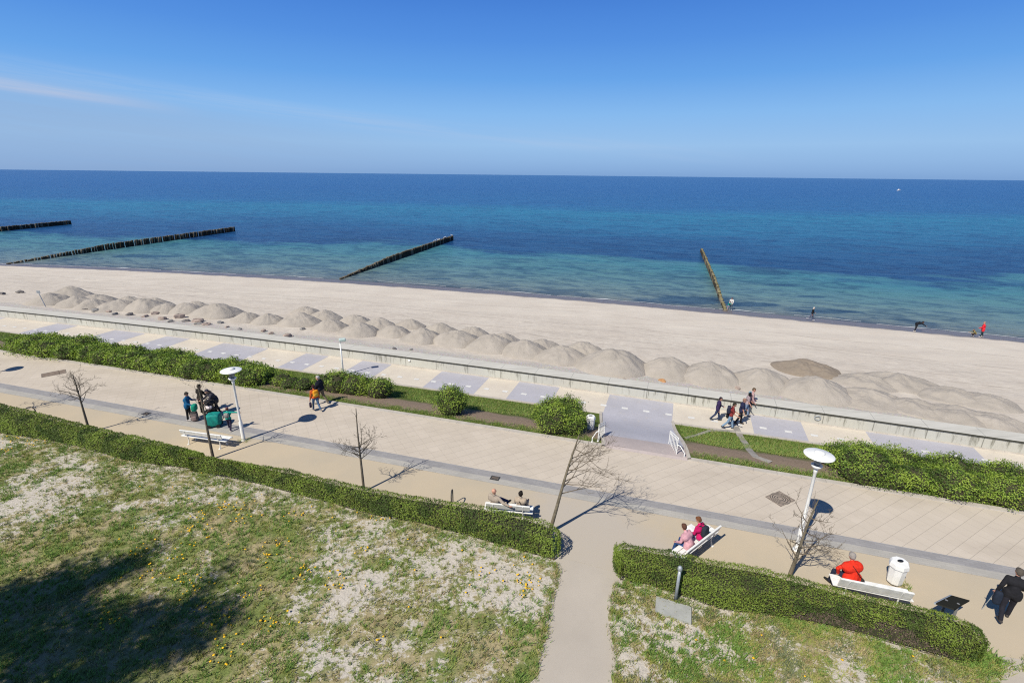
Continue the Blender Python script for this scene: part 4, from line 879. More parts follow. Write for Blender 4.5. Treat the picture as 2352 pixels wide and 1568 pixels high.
# grass on the verges
for nm, xr, n in (('left', (-48, rA-0.4), 90000), ('right', (rB+0.5, 24), 42000)):
    x = rng.uniform(*xr, n); q = np.concatenate([rng.uniform(0.40, 0.98, int(n*0.9)), rng.uniform(0.0, 0.12, n-int(n*0.9))]); k = KERB(x); y = k+(LEDGE(x)-k)*q
    keep = np.array([q_ < 0.14 or q_ > 0.44+0.17*mnoise.noise((a*0.5, 3, 0)) for a, q_ in zip(x, q)])
    if nm == 'right':
        e = np.array([np.min(np.hypot(dch_[:, 0]-a, dch_[:, 1]-b_)) for a, b_ in zip(x, y) for dch_ in (np.array(dch),)]); keep &= e > 0.32
    rx_ = np.array([(RR(q_)[0] if nm == 'right' else RL(q_)[0]) for q_ in q]); keep &= (x > rx_+0.32) if nm == 'right' else (x < rx_-0.32)
    x, y, q = x[keep], y[keep], q[keep]; z = 0.03+(LOW+0.03)*(q*q*(3-2*q))
    blades(np.stack([x, y], 1), z, 0.10, 0.016, rng.choice(4, len(x), p=(0.3, 0.62, 0.06, 0.02)), 'verge_grass', L_g, 0.8, 'green grass strip on the %s verge above the lower promenade' % nm, 'grass')
# taller tufts at the hedge foot, path edges and lamp feet
def tufts(pts, nb, hgt, spread, label, mis=(1, 0)):
    P = np.concatenate([np.array(p)[None, :2]+rng.normal(0, spread, (nb, 2)) for p in pts]); blades(P, 0.01, hgt, 0.015, rng.choice(mis, len(P)), 'weeds', L_g, 0.8, label, 'weeds')
hp = [(x, float(np.interp(x, hA2f[:, 0], hA2f[:, 1]))-0.12+random.uniform(-.2, .06)) for x in np.arange(-14, 1.7, 0.12)]+[(x, float(np.interp(x, hA1f[:, 0], hA1f[:, 1]))-0.12+random.uniform(-.2, .06)) for x in np.arange(-26, -14.4, 0.14)]
tufts(hp, 16, 0.13, 0.07, 'weeds along the foot of the two left hedges')
tufts([(x, float(np.interp(x, hBf[:, 0], hBf[:, 1]))-0.14+random.uniform(-.25, .05)) for x in np.arange(3.7, 15.4, 0.09)], 18, 0.13, 0.07, 'weeds along the foot of the right hedge')
pe = [p for seq in (pathL, pathR) for a, b in zip(seq[:-1], seq[1:]) for q in np.linspace(0, 1, 14) for p in [G(a[0]+(b[0]-a[0])*q+random.uniform(-9, 4)*(1 if seq is pathL else -1), a[1]+(b[1]-a[1])*q)] if random.random() < 0.75]
tufts(pe, 14, 0.10, 0.06, 'grass tufts along both edges of the sandy path', (1, 0, 2))
# dandelions
M_dand = mk('dandelion_yellow', (0.85, 0.52, 0.02), 0.7, (0.75, 0.42, 0.01), 9)
fc = []; cent = [G(*c)[:2] for c in ((350,1310),(430,1325),(470,1240),(560,1195),(480,1180),(500,1450),(470,1400),(620,1275),(410,1275),(450,1350),(500,1420),(30,1010),(70,1020),(120,1010),(210,1010),(20,1035),(580,1155),(640,1250),(690,1180),(520,1165),(870,1190),(1210,1330),(1205,1360),(700,1320),(770,1340),(560,1370),(510,1500),(250,1430),(620,1430),(820,1275),(450,1215),(330,1260),(1100,1320))]
for c in cent:
    for _ in range(random.randint(4, 13)): fc.append(c+rng.normal(0, 0.26, 2))
for _ in range(60): fc.append((rng.uniform(-17, 1.0), rng.uniform(10.5, 19.5)))
for _ in range(8): fc.append((rng.uniform(3.5, 12), rng.uniform(9.7, 12)))
fc.append(G(1410, 1328)[:2])
fc = np.array(fc); fc = fc[inside(fc, lawnL) | inside(fc, lawnR)]; b = MB()
for x, y in fc:
    r = random.uniform(0.024, 0.044); z = random.uniform(0.06, 0.12); b.lathe([(r*0.4, z-0.012), (r, z), (r*0.6, z+0.012)], 6, (x, y, 0))
o = b.build('dandelions', M_dand); tag(o, 'yellow dandelions scattered over the sandy lawns', 'flowers', kind='stuff')

# ------------------------------------------------------------------ trees
def branch(mb, p, d, L, r, lvl, wind, seed, n_sub=3, droop=0.0, bend=0.35, rmin=0.0045):
    pts = [Vector(p)]; rad = [r]; d = Vector(d).normalized(); k = 5
    for i in range(k):
        d = (d+Vector((random.gauss(0, 0.16), random.gauss(0, 0.16), random.gauss(0, 0.12)+bend*0.16))+wind*0.08).normalized()
        pts.append(pts[-1]+d*(L/k)); rad.append(max(rmin*0.7, r*(1-0.75*(i+1)/k)))
    mb.tube(pts, rad, 5 if lvl else 7)
    if lvl < 3:
        for j in range(n_sub):
            i = random.randint(1, k-1) if j else k-1; q = pts[i]; t = (pts[i+1]-pts[i]).normalized()
            a = t.orthogonal().normalized(); a.rotate(Matrix.Rotation(random.uniform(0, 6.28), 3, t)); nd = (t*0.8+a*random.uniform(0.5, 0.95)).normalized()
            branch(mb, q, nd, L*random.uniform(0.42, 0.68), max(rmin, rad[i]*0.6), lvl+1, wind, seed, max(2, n_sub), droop, bend, rmin)
def bare_tree(label, base, h, lean, crown, seed, wind=(0, 0, 0), r0=0.06, fork=0.45, nbr=8, blen=1.1, mat=M_bark, tw=M_twig, nsub=3, up=0.7):
    random.seed(seed); B = G(*base); root = thing('bare_tree', label, 'tree', (B[0], B[1], 0), 0, 'young leafless trees along the walkway')
    pts = []; rad = []
    for i in range(9):
        q = i/8; w = 0.035*math.sin(q*5+seed); pts.append((lean[0]*q*h+w*q, lean[1]*q*h-w*q*0.6, q*h-0.03)); rad.append(r0*(1-0.85*q**1.2)+0.008)
    MB().tube(pts, rad, 9).build('trunk', mat, root)
    cr = MB(); wv = Vector(wind)
    for j in range(nbr):
        q = fork+(0.92-fork)*(j+random.uniform(-.3, .3))/nbr*crown; q = min(0.95, max(fork, q)); i = min(7, int(q*8)); f = q*8-i
        p = Vector(pts[i]).lerp(Vector(pts[i+1]), f); th = j*2.4+random.uniform(-.4, .4)
        d = Vector((math.cos(th), math.sin(th), up))+wv*1.4
        branch(cr, p, d, blen*random.uniform(0.75, 1.15)*(1.12-0.55*(q-fork)), 0.022*(1.2-q*0.5), 0, wv, seed, nsub)
    if h > 2: branch(cr, pts[-2], Vector((lean[0], lean[1], 1.3)), blen*0.5, 0.012, 2, wv, seed, 2)
    cr.build('crown', tw, root); return root
bare_tree('leafless young tree, leftmost of the five, upright with a rounded twiggy crown', (206, 992), 3.3, (0, 0), 0.75, 11, r0=0.055, fork=0.52, nbr=10, blen=0.95, up=0.9)
bare_tree('leafless young tree standing before the left bench and the teal cart', (490, 1053), 3.9, (0, 0), 1.0, 5, r0=0.06, fork=0.62, nbr=7, blen=0.7, nsub=2)
bare_tree('slim leafless young tree with a small low crown, behind the middle of the long hedge', (836, 1128), 4.0, (0, 0), 0.35, 8, r0=0.05, fork=0.40, nbr=9, blen=0.80, nsub=3, up=0.8)
bare_tree('leaning leafless tree at the corner of the middle hedge and the sandy path', (1262, 1222), 4.3, (0.20, -0.03), 1.0, 21, wind=(0.95, 0.05, -0.1), tw=M_twig_pale, r0=0.07, fork=0.42, nbr=11, blen=1.35, mat=M_bark_pale, nsub=3, up=0.45)
bare_tree('leafless tree leaning in front of the right lamp, above the right hedge', (1812, 1324), 3.3, (0.07, -0.05), 0.85, 33, wind=(0.5, -0.05, 0.0), tw=M_twig_pale, r0=0.06, fork=0.22, nbr=11, blen=0.95, mat=M_bark_pale, nsub=3, up=0.35)
bare_tree('leafless young tree just outside the left edge, its shadow crossing the walkway', (-20, 957), 3.6, (0, 0), 0.8, 44, fork=0.5, nbr=9, blen=0.95)
# big pines left of the viewpoint: only their shade reaches into the picture
L_p = [leafmat('pine_needles', (0.05, 0.075, 0.03), (0.04, 0.06, 0.025), 0.1), leafmat('pine_needles_dark', (0.035, 0.055, 0.022), (0.03, 0.045, 0.02), 0.1)]
def pine(x, y, h, z0, rmax, seed, label, dens=560):
    random.seed(seed); root = thing('pine_tree', label, 'tree', (x, y, 0), 0, 'pines beside the viewpoint')
    MB().tube([(0, 0, -0.1), (0.1, 0, h*0.5), (0, 0.1, h)], [0.28, 0.2, 0.04], 10).build('trunk', M_bark, root)
    br = MB(); P = []; 
    for j in range(95):
        q = random.random(); z = z0+(h-z0)*q; L = rmax*(1-0.5*q)*random.uniform(0.55, 1.1); th = random.uniform(0, 6.28); e = Vector((math.cos(th)*L, math.sin(th)*L, z+L*0.12)); s = Vector((0, 0, z))
        br.tube([s, s.lerp(e, 0.5)+Vector((0, 0, -0.05)), e], [0.05, 0.03, 0.012], 5)
        n = int(dens*L*0.42); t = rng.uniform(0.25, 1.05, n)[:, None]; sp = (0.10+0.20*(1-np.abs(t-0.7)))
        P.append(np.array(s)[None]*(1-t)+np.array(e)[None]*t+rng.normal(0, 1, (n, 3))*sp*(1, 1, 0.4))
    br.build('branches', M_bark, root); P = np.concatenate(P)
    leaf_obj('crown', P, np.tile((0, 0, 1.0), (len(P), 1)), 0.16, L_p, (0.5, 0.5), root, aspect=0.35)
pine(-18.0, 3.2, 13.4, 4.4, 3.6, 3, 'tall dark pine left of the viewpoint casting the large shade on the lawn')
pine(-21.8, 4.8, 13.0, 4.0, 3.1, 9, 'slimmer dark pine standing behind the tall pine left of the viewpoint', 620)

# ------------------------------------------------------------------ street furniture
random.seed(3)
def lamp(label, base_xy, h=4.0, z=0.0):
    root = thing('street_lamp', label, 'street lamp', (base_xy[0], base_xy[1], z), 0, 'white disc lamps along the walkway')
    k = h-4.0
    MB().lathe([(0.15, 0), (0.15, 0.02), (0.095, 0.035), (0.088, 0.06), (0.088, 1.02), (0.07, 1.08), (0.058, 1.12), (0.052, 3.2+k), (0.066, 3.22+k), (0.066, 3.32+k), (0.05, 3.36+k)], 18).build('pole', M_white, root)
    MB().lathe([(0.05, 3.36+k), (0.15, 3.42+k), (0.185, 3.50+k), (0.17, 3.52+k), (0.06, 3.49+k)], 20).build('collar', M_white, root)
    MB().lathe([(0.085, 3.50+k), (0.11, 3.62+k), (0.16, 3.84+k), (0.10, 3.86+k)], 20).build('lamp_glass', M_glass, root)
    hd = MB().lathe([(0.14, 3.855+k), (0.40, 3.865+k), (0.475, 3.885+k), (0.48, 3.90+k), (0.46, 3.915+k), (0.20, 3.955+k), (0.14, 3.965+k)], 32).build('lamp_shade', M_white, root)
    c = MB().lathe([(0.17, 3.955+k), (0.17, 4.0+k), (0.13, 4.03+k), (0.05, 4.04+k)], 20).build('cap', M_white, hd)
    return root
lamp('white street lamp with disc shade beside the teal cart, left of the picture', G(560, 1011)[:2], 3.95)
lamp('white street lamp with disc shade at the right, behind the leaning tree', G(1830, 1262)[:2], 4.1)
p = G(37, 846)[:2]-np.array([0.593, 0.648])*3.95
lamp('white street lamp just outside the left edge, only its shade showing', p, 3.95)
tufts([G(556, 1013), G(566, 1013), (13.35, 13.22), (13.25, 13.1)], 45, 0.12, 0.09, 'small weeds at the foot of the left lamp and the right bin', (0, 1, 2))
# low flood light on the lower promenade
p = G(789, 862, LOW); d = ray(783, 778); t = (p[0]*d[0]+p[1]*d[1])/(d[0]**2+d[1]**2); hh = CAM_H+t*d[2]-LOW
root = thing('flood_light', 'slim white lamp post with small square head on the lower promenade', 'lamp', (p[0], p[1], LOW))
MB().lathe([(0.07, 0), (0.06, hh*0.4), (0.045, hh-0.35)], 12).build('pole', M_white, root)
MB().tube([(0, 0, hh-0.36), (0.05, 0, hh-0.2), (0.18, -0.05, hh-0.12)], 0.035, 8).build('bracket', M_white, root)
MB().box((0.2, -0.05, hh-0.05), (0.46, 0.34, 0.2), 0.3, bev=0.04).build('lamp_head', mk('pale_green_metal', (0.50, 0.60, 0.56), 0.4), root)
MB().box((0.37, -0.02, hh-0.07), (0.05, 0.26, 0.15), 0.3).build('lamp_glass', M_glass, root)

def bench(label, pa, pb, zr=0.80, bh=0.24):
    a, b_ = G(*pa, zr)[:2], G(*pb, zr)[:2]; c = (a+b_)/2; d = b_-a; L = np.linalg.norm(d); ang = math.atan2(d[1], d[0])
    # local: x along the bench, +y = the side people face; backrest at y = -0.27
    n = np.array([-d[1], d[0]])/L
    o = c+n*0.30
    root = thing('bench', label, 'bench', (o[0], o[1], 0), ang, 'white benches along the walkway')
    s = MB()
    for y, z in ((-0.13, 0.43), (0.03, 0.44), (0.19, 0.455)): s.box((0, y, z), (L+0.22, 0.145, 0.04), bev=0.008)
    s.box((0, 0.275, 0.425), (L+0.22, 0.03, 0.08), bev=0.006); s.build('seat', M_whitewood, root)
    q = MB(); tilt = Matrix.Rotation(0.30, 3, 'X')
    for y, z, hgt in ((-0.275+(bh-0.24)*0.15, 0.82-bh/2, bh),): q.box((0, y, z), (L, 0.035, hgt), mat=tilt, bev=0.008)
    q.box((0, -0.30, 0.825), (L, 0.07, 0.032), bev=0.008); q.build('backrest', M_whitewood, root)
    for sx_ in (-1, 1):
        l = MB(); x = sx_*(L/2-0.28)
        l.tube([(x, 0.24, 0.0), (x, 0.20, 0.22), (x, 0.22, 0.40)], 0.024, 8); l.tube([(x, -0.22, 0.0), (x, -0.15, 0.2), (x, -0.17, 0.4), (x, -0.245, 0.60), (x, -0.315, 0.80)], 0.024, 8)
        l.tube([(x, 0.24, 0.39), (x, -0.17, 0.375)], 0.02, 8); l.box((x, 0.24, 0.01), (0.09, 0.11, 0.02)); l.box((x, -0.22, 0.01), (0.09, 0.11, 0.02)); l.build('leg', M_white, root)
    return root, ang, np.array([o[0], o[1]]), L
bench1 = bench('empty white bench beside the left hedge, near the teal cart', (412, 988), (507, 1001))
bench2 = bench('white bench with two people in beige jackets behind the middle hedge', (1116, 1156), (1217, 1165))
b3a, b3b = (1578, 1268), (1656, 1208)
bench3 = bench('white bench turned towards the path with two people in pink jackets', b3a, b3b)
bench4 = bench('white bench behind the right hedge with one person in red', (1930, 1329), (2100, 1364), bh=0.34)

def bin_(label, x, y, z=0.0, h=0.92, rot=0.2):
    root = thing('litter_bin', label, 'litter bin', (x, y, z), rot, 'white litter bins'); pi8 = math.pi/8; k = h/0.92
    MB().lathe([(0.205*k, 0.06*k), (0.225*k, 0.10*k), (0.255*k, 0.66*k), (0.255*k, 0.70*k)], 8, rot=pi8, smooth=False).build('body', M_white, root)
    MB().lathe([(0.17*k, 0.0), (0.19*k, 0.06*k)], 8, rot=pi8, smooth=False).build('base', M_dark, root)
    ld = MB().lathe([(0.285*k, 0.70*k), (0.29*k, 0.73*k), (0.275*k, 0.85*k), (0.235*k, 0.915*k), (0.06*k, 0.925*k)], 8, rot=pi8, smooth=False).build('lid', M_white, root)
    hl = MB().lathe([(0.085, 0.922), (0.085, 0.934)], 18)
    hl.v = [(px*k*1.25, py*k*0.75, pz*k) for px, py, pz in hl.v]; hl.build('opening', M_black, ld)
    for a in range(8):
        pass
    return root
g = G(2052, 1338); bin_('white eight sided litter bin with oval opening beside the right bench', g[0], g[1])
g = G(1352, 995, -0.35); bin_('white litter bin half hidden by the big round shrub at the ramp', 4.35, 24.3, verge_z(4.35, 24.3), 0.84)

# ramp handrails
def rail(label, foot, ret, far, h=0.98):
    f, r, e = G(*foot, 0.0), G(*ret, 0.03), G(*far, -0.12)
    root = thing('handrail', label, 'handrail', (f[0], f[1], 0), 0, 'white ramp handrails'); L = lambda p, z: (p[0]-f[0], p[1]-f[1], z)
    nb = 7; dz = lambda q: -0.30*q
    top = MB(); top.tube([L(f, h)]+[L(f+(e-f)*q, h+dz(q)) for q in (0.5, 1.0)], 0.026, 8)
    top.tube([L(f, h-0.14)]+[L(f+(e-f)*q, h-0.14+dz(q)) for q in (0.5, 1.0)], 0.02, 8); top.build('top_rail', M_white, root)
    for i in range(nb):
        q = i/(nb-1); p = f+(e-f)*q; m = MB(); m.tube([L(p, -0.05+dz(q)), L(p, h+dz(q))], 0.027 if i in (0, nb-1) else 0.019, 8)
        if i == 0: m.lathe([(0.06, -0.0), (0.06, 0.05), (0.03, 0.07)], 10, L(p, 0))
        m.build('baluster', M_white, root)
    m = MB(); m.tube([L(f, h*0.62), L(f+(r-f)*0.35, h*0.6), L(r, 0.28), L(r, 0.0)], 0.026, 8); m.lathe([(0.07, 0), (0.07, 0.05), (0.03, 0.08)], 10, L(r, 0.0)); m.build('return_rail', M_white, root)
rail('white handrail left of the ramp beside the big round shrub', (1373.4, 1014), (1360, 1015), (1388, 999))
rail('white handrail right of the ramp beside the grassy corner', (1553, 1046), (1571, 1051), (1536, 1021))

# manhole covers and drain grates
def cover_plate(label, c, d, ang, mat, ring=True, grate=False, name='manhole_cover'):
    root = thing(name, label, 'manhole cover' if not grate else 'drain', (c[0], c[1], 0.009), ang)
    MB().box((0, 0, 0.0015), (d[0], d[1], 0.006)).build('plate', mat, root)
    r = MB()
    for s in (-1, 1):
        r.box((s*(d[0]/2-0.025), 0, 0.006), (0.05, d[1], 0.008)); r.box((0, s*(d[1]/2-0.025), 0.0065), (d[0]-0.1, 0.05, 0.007))
    r.build('frame', M_dark if grate else mk('cover_frame', (0.23, 0.19, 0.155), 0.8, (0.17, 0.14, 0.12), 9), root)
    k = MB()
    if ring:
        for rr in (0.1, 0.18, 0.26, 0.34):
            rr *= d[1]/0.86; n = 28
            V = [(math.cos(2*math.pi*i/n)*q, math.sin(2*math.pi*i/n)*q, 0.009) for i in range(n) for q in (rr, rr+0.028)]
            k.add(V, [(2*i, 2*i+1, 2*((i+1) % n)+1, 2*((i+1) % n)) for i in range(n)])
        k.build('rings', M_dark, root)
    if grate:
        for i in range(6): k.box((-d[0]/2+0.08+i*(d[0]-0.16)/5, 0, 0.007), (0.025, d[1]-0.1, 0.008))
        k.build('bars', M_rust, root)
P4 = [G(*q)[:2] for q in ((1760,1141),(1787,1127),(1825,1147),(1795,1166))]
c = sum(P4)/4; e1 = (P4[2]-P4[1]+P4[3]-P4[0])/2; e2 = (P4[1]-P4[0]+P4[2]-P4[3])/2
cover_plate('large brown manhole cover with concentric rings near the right lamp', c, (np.linalg.norm(e1), np.linalg.norm(e2)), math.atan2(e1[1], e1[0]), mk('cover_iron', (0.33, 0.27, 0.22), 0.8, (0.26, 0.21, 0.17), 9))
P4 = [G(*q)[:2] for q in ((103,866),(112,856),(145,850),(133,859))]; c = sum(P4)/4
cover_plate('brown manhole cover on the paving at the far left, before the leftmost tree', c, (1.25, 0.85), PAVE_A+0.25, M_rust, ring=False)
c = G(1137, 1098)[:2]; cover_plate('small drain grate in the grey band behind the bench of two', c, (0.42, 0.3), -0.3, M_dark, False, True, 'drain_grate')
c = G(336, 950)[:2]; cover_plate('small drain grate in the grey band left of the group with the cart', c, (0.42, 0.3), -0.3, M_dark, False, True, 'drain_grate')
# iron hoops at the hedge
def hoop(label, base, w, h, ang):
    g = G(*base); pts = [(-w/2, 0, -0.02)]+[(-w/2*math.cos(a), 0, h-w/2+w/2*math.sin(a)) for a in np.linspace(0, math.pi, 9)]+[(w/2, 0, -0.02)]
    o = MB().tube(pts, 0.025, 8).build('iron_hoop', M_dark); o.location = (g[0], g[1], 0); o.rotation_euler.z = ang; tag(o, label, 'bike stand', 'iron hoops behind the hedges')
hoop('black iron hoop behind the left hedge, left of the leftmost tree', (75, 962), 0.42, 0.72, 0.5)
hoop('black iron hoop behind the middle hedge, left of the bench of two', (1039, 1164), 0.42, 0.80, 1.55)
# round lamp / ring on the sea wall
g = G(1859, 945.5, -0.82); x = float(g[0]); t = tangent(WALL, x)
o = MB(); o.tube([(0.16*math.cos(a), -0.035, 0.16*math.sin(a)) for a in np.linspace(0, 2*math.pi, 21)], 0.022, 8, cap=False); o.lathe([(0.15, 0.0), (0.15, 0.02)], 20)
o = MB().tube([(0.16*math.cos(a), 0, 0.13*math.sin(a)) for a in np.linspace(0, 2*math.pi, 25)], 0.028, 8, cap=False).build('wall_ring', M_galv)
o.location = (x, float(WALL(x))-0.05, -0.80); o.rotation_euler.z = math.atan2(t[1], t[0]); tag(o, 'round grey ring fixed to the seawall right of the group of five', 'ring')
o = MB().lathe([(0.09, 0), (0.11, 0.03), (0.06, 0.07)], 16).build('wall_lamp', M_white); x = float(G(947, 819, -0.8)[0])
o.location = (x, float(WALL(x))-0.002, -0.72); o.rotation_euler = (math.pi/2, 0, math.atan2(*tangent(WALL, x)[::-1])); tag(o, 'small round white lamp on the seawall right of the slim lamp post', 'wall lamp')
# post and slab behind the right hedge
g = G(1551, 1380); root = thing('bollard_post', 'grey metal post with round cap before the right hedge, beside the slab', 'post', (g[0], g[1], 0))
MB().lathe([(0.052, -0.05), (0.048, 1.27)], 14).build('tube', M_galv, root); MB().lathe([(0.055, 1.24), (0.075, 1.27), (0.078, 1.33), (0.06, 1.38), (0.03, 1.41)], 14).build('cap', M_galv, root)
P4 = [G(*q, 0.1)[:2] for q in ((1507,1368),(1588,1393),(1588,1430),(1505,1402))]; b = MB(); n4 = 4
V = [(q[0], q[1], 0.10) for q in P4]+[(q[0], q[1], -0.05) for q in P4]; b.add(V, [(3, 2, 1, 0), (0, 1, 5, 4), (1, 2, 6, 5), (2, 3, 7, 6), (3, 0, 4, 7)])
o = b.build('concrete_slab', mk('slab_concrete', (0.37, 0.375, 0.355), 0.9, (0.31, 0.315, 0.30), 3, 0.2, bscale=30)); tag(o, 'flat grey concrete slab lying in the sand before the right hedge', 'slab')
# information desk: its upper edge towards the hedge, so the dark back is what shows
q4 = [G(2184,1367,0.78), G(2227,1379,0.78), G(2191,1399,1.12), G(2147,1385,1.12)]; c = sum(q4)/4; f0 = np.array([c[0], c[1], 0])
root = thing('information_desk', 'dark slanted information desk on two legs behind the right hedge', 'information board', tuple(f0))
q4 = [Vector(q-f0) for q in q4]; nn = (q4[1]-q4[0]).cross(q4[3]-q4[0]).normalized(); nn = nn if nn.y < 0 else -nn
V = [q+nn*0.02 for q in q4]+[q-nn*0.02 for q in q4]
MB().add(V, [(0, 1, 2, 3), (7, 6, 5, 4), (0, 4, 5, 1), (1, 5, 6, 2), (2, 6, 7, 3), (3, 7, 4, 0)]).build('panel', mk('desk_panel', (0.022, 0.022, 0.018), 0.95, (0.025, 0.025, 0.02), 2, spec=0.05), root)
MB().tube([q4[0]+nn*0.0, q4[3]], 0.03, 6).build('panel_rim', M_galv, root)
for a_, b_ in ((0.22, 0), (0.85, 1)):
    m_ = q4[3].lerp(q4[2], a_)*0.55+q4[0].lerp(q4[1], a_)*0.45
    MB().tube([m_-nn*0.03, (m_.x, m_.y, 0.35), (m_.x, m_.y, 0)], 0.04, 6).build('leg', mk('grey_leg', (0.20, 0.20, 0.20), 0.5), root)
# ------------------------------------------------------------------ people
PENDING = []; EXTRA = {}
def caps_mesh(caps, n=12):
    """closed tapered capsules; merged by a voxel remesh into one surface"""
    b = MB()
    for p0, p1, r0, r1 in caps:
        p0, p1 = Vector(p0), Vector(p1); ax = p1-p0; L = ax.length
        if L < 1e-4: ax = Vector((0, 0, 1)); 
        q = Vector((0, 0, 1)).rotation_difference(ax.normalized()).to_matrix(); V = []; m = 4
        for i in range(m+1):
            a = -math.pi/2+math.pi/2*i/m
            V.append([(r0*math.cos(a)*math.cos(2*math.pi*k/n), r0*math.cos(a)*math.sin(2*math.pi*k/n), r0*math.sin(a)) for k in range(n)])
        for i in range(m+1):
            a = math.pi/2*i/m
            V.append([(r1*math.cos(a)*math.cos(2*math.pi*k/n), r1*math.cos(a)*math.sin(2*math.pi*k/n), L+r1*math.sin(a)) for k in range(n)])
        V = [p0+q @ Vector(v) for r in V for v in r]; R = 2*m+2
        F = [(i*n+k, i*n+(k+1) % n, (i+1)*n+(k+1) % n, (i+1)*n+k) for i in range(R-1) for k in range(n)]
        F += [tuple(range(n-1, -1, -1)), tuple(range((R-1)*n, R*n))]
        b.add(V, F, 0, True)
    return b
def blob(name, caps, mat, parent, vox=0.018, extra=None, smooth=4):
    o = caps_mesh(caps).build(name, mat, parent)
    m = o.modifiers.new('r', 'REMESH'); m.mode = 'VOXEL'; m.voxel_size = vox; m.use_smooth_shade = True
    s = o.modifiers.new('s', 'SMOOTH'); s.iterations = smooth; s.factor = 0.5
    PENDING.append(o)
    if extra: EXTRA[o] = extra
    return o
def dv(p, o, side):
    p, o = R_(p), R_(o); return Vector((side*math.sin(o), math.sin(p)*math.cos(o), -math.cos(p)*math.cos(o)))
def person(label, foot, heading, H=1.72, top=(0.1,0.1,0.1), leg=(0.05,0.05,0.08), shoe=(0.05,0.05,0.05), hair=(0.05,0.04,0.03), skin=None, lean=4, L=(12,8,2), Rr=(-14,16,2), aL=(8,8,14,0), aR=(-8,8,14,0),
           head=(8,0), sleeve='long', longhair=False, coat=0.0, fat=1.0, hat=None, sit=None, group=None, twist=0, z=None, hood=False):
    """heading: unit vector faced; leg tuples (hip swing, knee bend, abduct); arm tuples (pitch, abduct, elbow bend, inward)"""
    z = float(foot[2]) if z is None and len(foot) > 2 else (z or 0.0)
    s = H/1.72; yaw = math.atan2(-heading[0], heading[1])
    root = thing('person', label, 'person', (foot[0], foot[1], z), yaw, group)
    pel = Vector((0, 0, 0)); J = {}
    for nm, side, a in (('L', -1, L), ('R', 1, Rr)):
        hp = Vector((side*0.088, 0, -0.03)); kn = hp+dv(a[0], a[2], side)*0.43; an = kn+dv(a[0]-a[1], a[2]*0.3 if len(a) < 4 else a[3], side)*0.41
        toe = an+Vector((side*0.03, 0.15, -0.035)) if not len(a) > 4 else an+Vector(a[4])
        J[nm] = (hp, kn, an, toe)
    low = min(J['L'][2].z, J['R'][2].z)-0.085
    base = (sit/s if sit is not None else -low)
    if sit is None: off = Vector((0, -(J['L'][2].y+J['R'][2].y)/2, base))
    else: off = Vector((0, 0, base))
    T = Matrix.Rotation(-R_(lean), 3, 'X') @ Matrix.Rotation(R_(twist), 3, 'Z')
    up = lambda x, y, z_: (T @ Vector((x, y, z_)))
    ch, nk = up(0, 0.0, 0.36), up(0, 0.0, 0.50); hd_c = nk+up(0, 0.02, 0.15)
    HR = Matrix.Rotation(R_(head[1]), 3, 'Z') @ Matrix.Rotation(-R_(head[0]), 3, 'X'); hv = lambda x, y, z_: hd_c+HR @ Vector((x, y, z_))
    A = {}
    for nm, side, a in (('L', -1, aL), ('R', 1, aR)):
        sh = up(side*0.185, 0.0, 0.425); el = sh+dv(a[0], a[1], side)*0.285; wr = el+dv(a[0]+a[2], a[1]-a[3], side)*0.25; hn = dv(a[0]+a[2], a[1]-a[3], side)
        A[nm] = (sh, el, wr, hn)
    X = lambda p: (Vector(p)+off)*s
    C = lambda caps: [(X(a), X(b), r0*s, r1*s) for a, b, r0, r1 in caps]
    body = [((-.08,0,0),(.08,0,0),.095,.095), ((0,0,.05), up(0,0,.2), .11,.11), (up(-.09,0,.34), up(.09,0,.34), .10,.10), (up(-.14,0,.42), up(.14,0,.42), .055,.055), (nk-up(0,0,.06), hd_c-up(0,0,.05), .055,.052),
            (hv(0,-.015,.035), hv(0,.0,.0), .093,.088), (hv(0,.02,-.02), hv(0,.045,-.075), .07,.045), (hv(0,.085,.0), hv(0,.105,-.025), .013,.017), (hv(-.088,-.01,-.01), hv(-.088,-.012,.025), .014,.018), (hv(.088,-.01,-.01), hv(.088,-.012,.025), .014,.018), (hv(-.04,.072,.03), hv(.04,.072,.03), .02,.02)]
    fing = MB()
    for nm, side in (('L', -1), ('R', 1)):
        hp, kn, an, toe = J[nm]; body += [(hp, kn, .075, .052), (kn, an, .05, .036), (an, toe, .035, .028)]
        sh, el, wr, hn = A[nm]; palm = wr+hn*0.075; body += [(sh, el, .046, .037), (el, wr, .036, .027), (wr+hn*0.03, palm, .028, .03)]
        sd = hn.cross(Vector((0, 1, 0.2))); sd = sd.normalized() if sd.length > 1e-3 else Vector((1, 0, 0)); nrm = sd.cross(hn).normalized()
        for k, (o_, ln) in enumerate(((-.027, .065), (-.009, .078), (.009, .072), (.026, .055))):
            q0 = palm+sd*o_; q1 = q0+hn*ln*0.45+nrm*0.010; q2 = q1+(hn*0.8+nrm*0.6).normalized()*ln*0.32; q3 = q2+(hn*0.4+nrm*0.9).normalized()*ln*0.28
            fing.tube([X(q) for q in (q0, q1, q2, q3)], [.0095*s, .009*s, .008*s, .0065*s], 6)
        q0 = wr+hn*0.035-sd*0.024; q1 = q0-sd*0.03+hn*0.02+nrm*0.008; q2 = q1+hn*0.035+nrm*0.012-sd*0.004; fing.tube([X(q0), X(q1), X(q2)], [.011*s, .0105*s, .008*s], 6)
    for sx_ in (-1, 1): fing.ball(X(hv(sx_*.034, .086, .012)), .0125*s, 8, mi=1)
    fing.tube([X(hv(-.024, .092, -.052)), X(hv(0, .098, -.054)), X(hv(.024, .092, -.052))], .006*s, 6, mi=2)
    blob('body', C(body), [skin or M_skin, M_eye, mk('lips', (0.36, 0.12, 0.10), 0.5)], root, 0.014, fing, 3)
    # clothes follow the joints
    f = fat
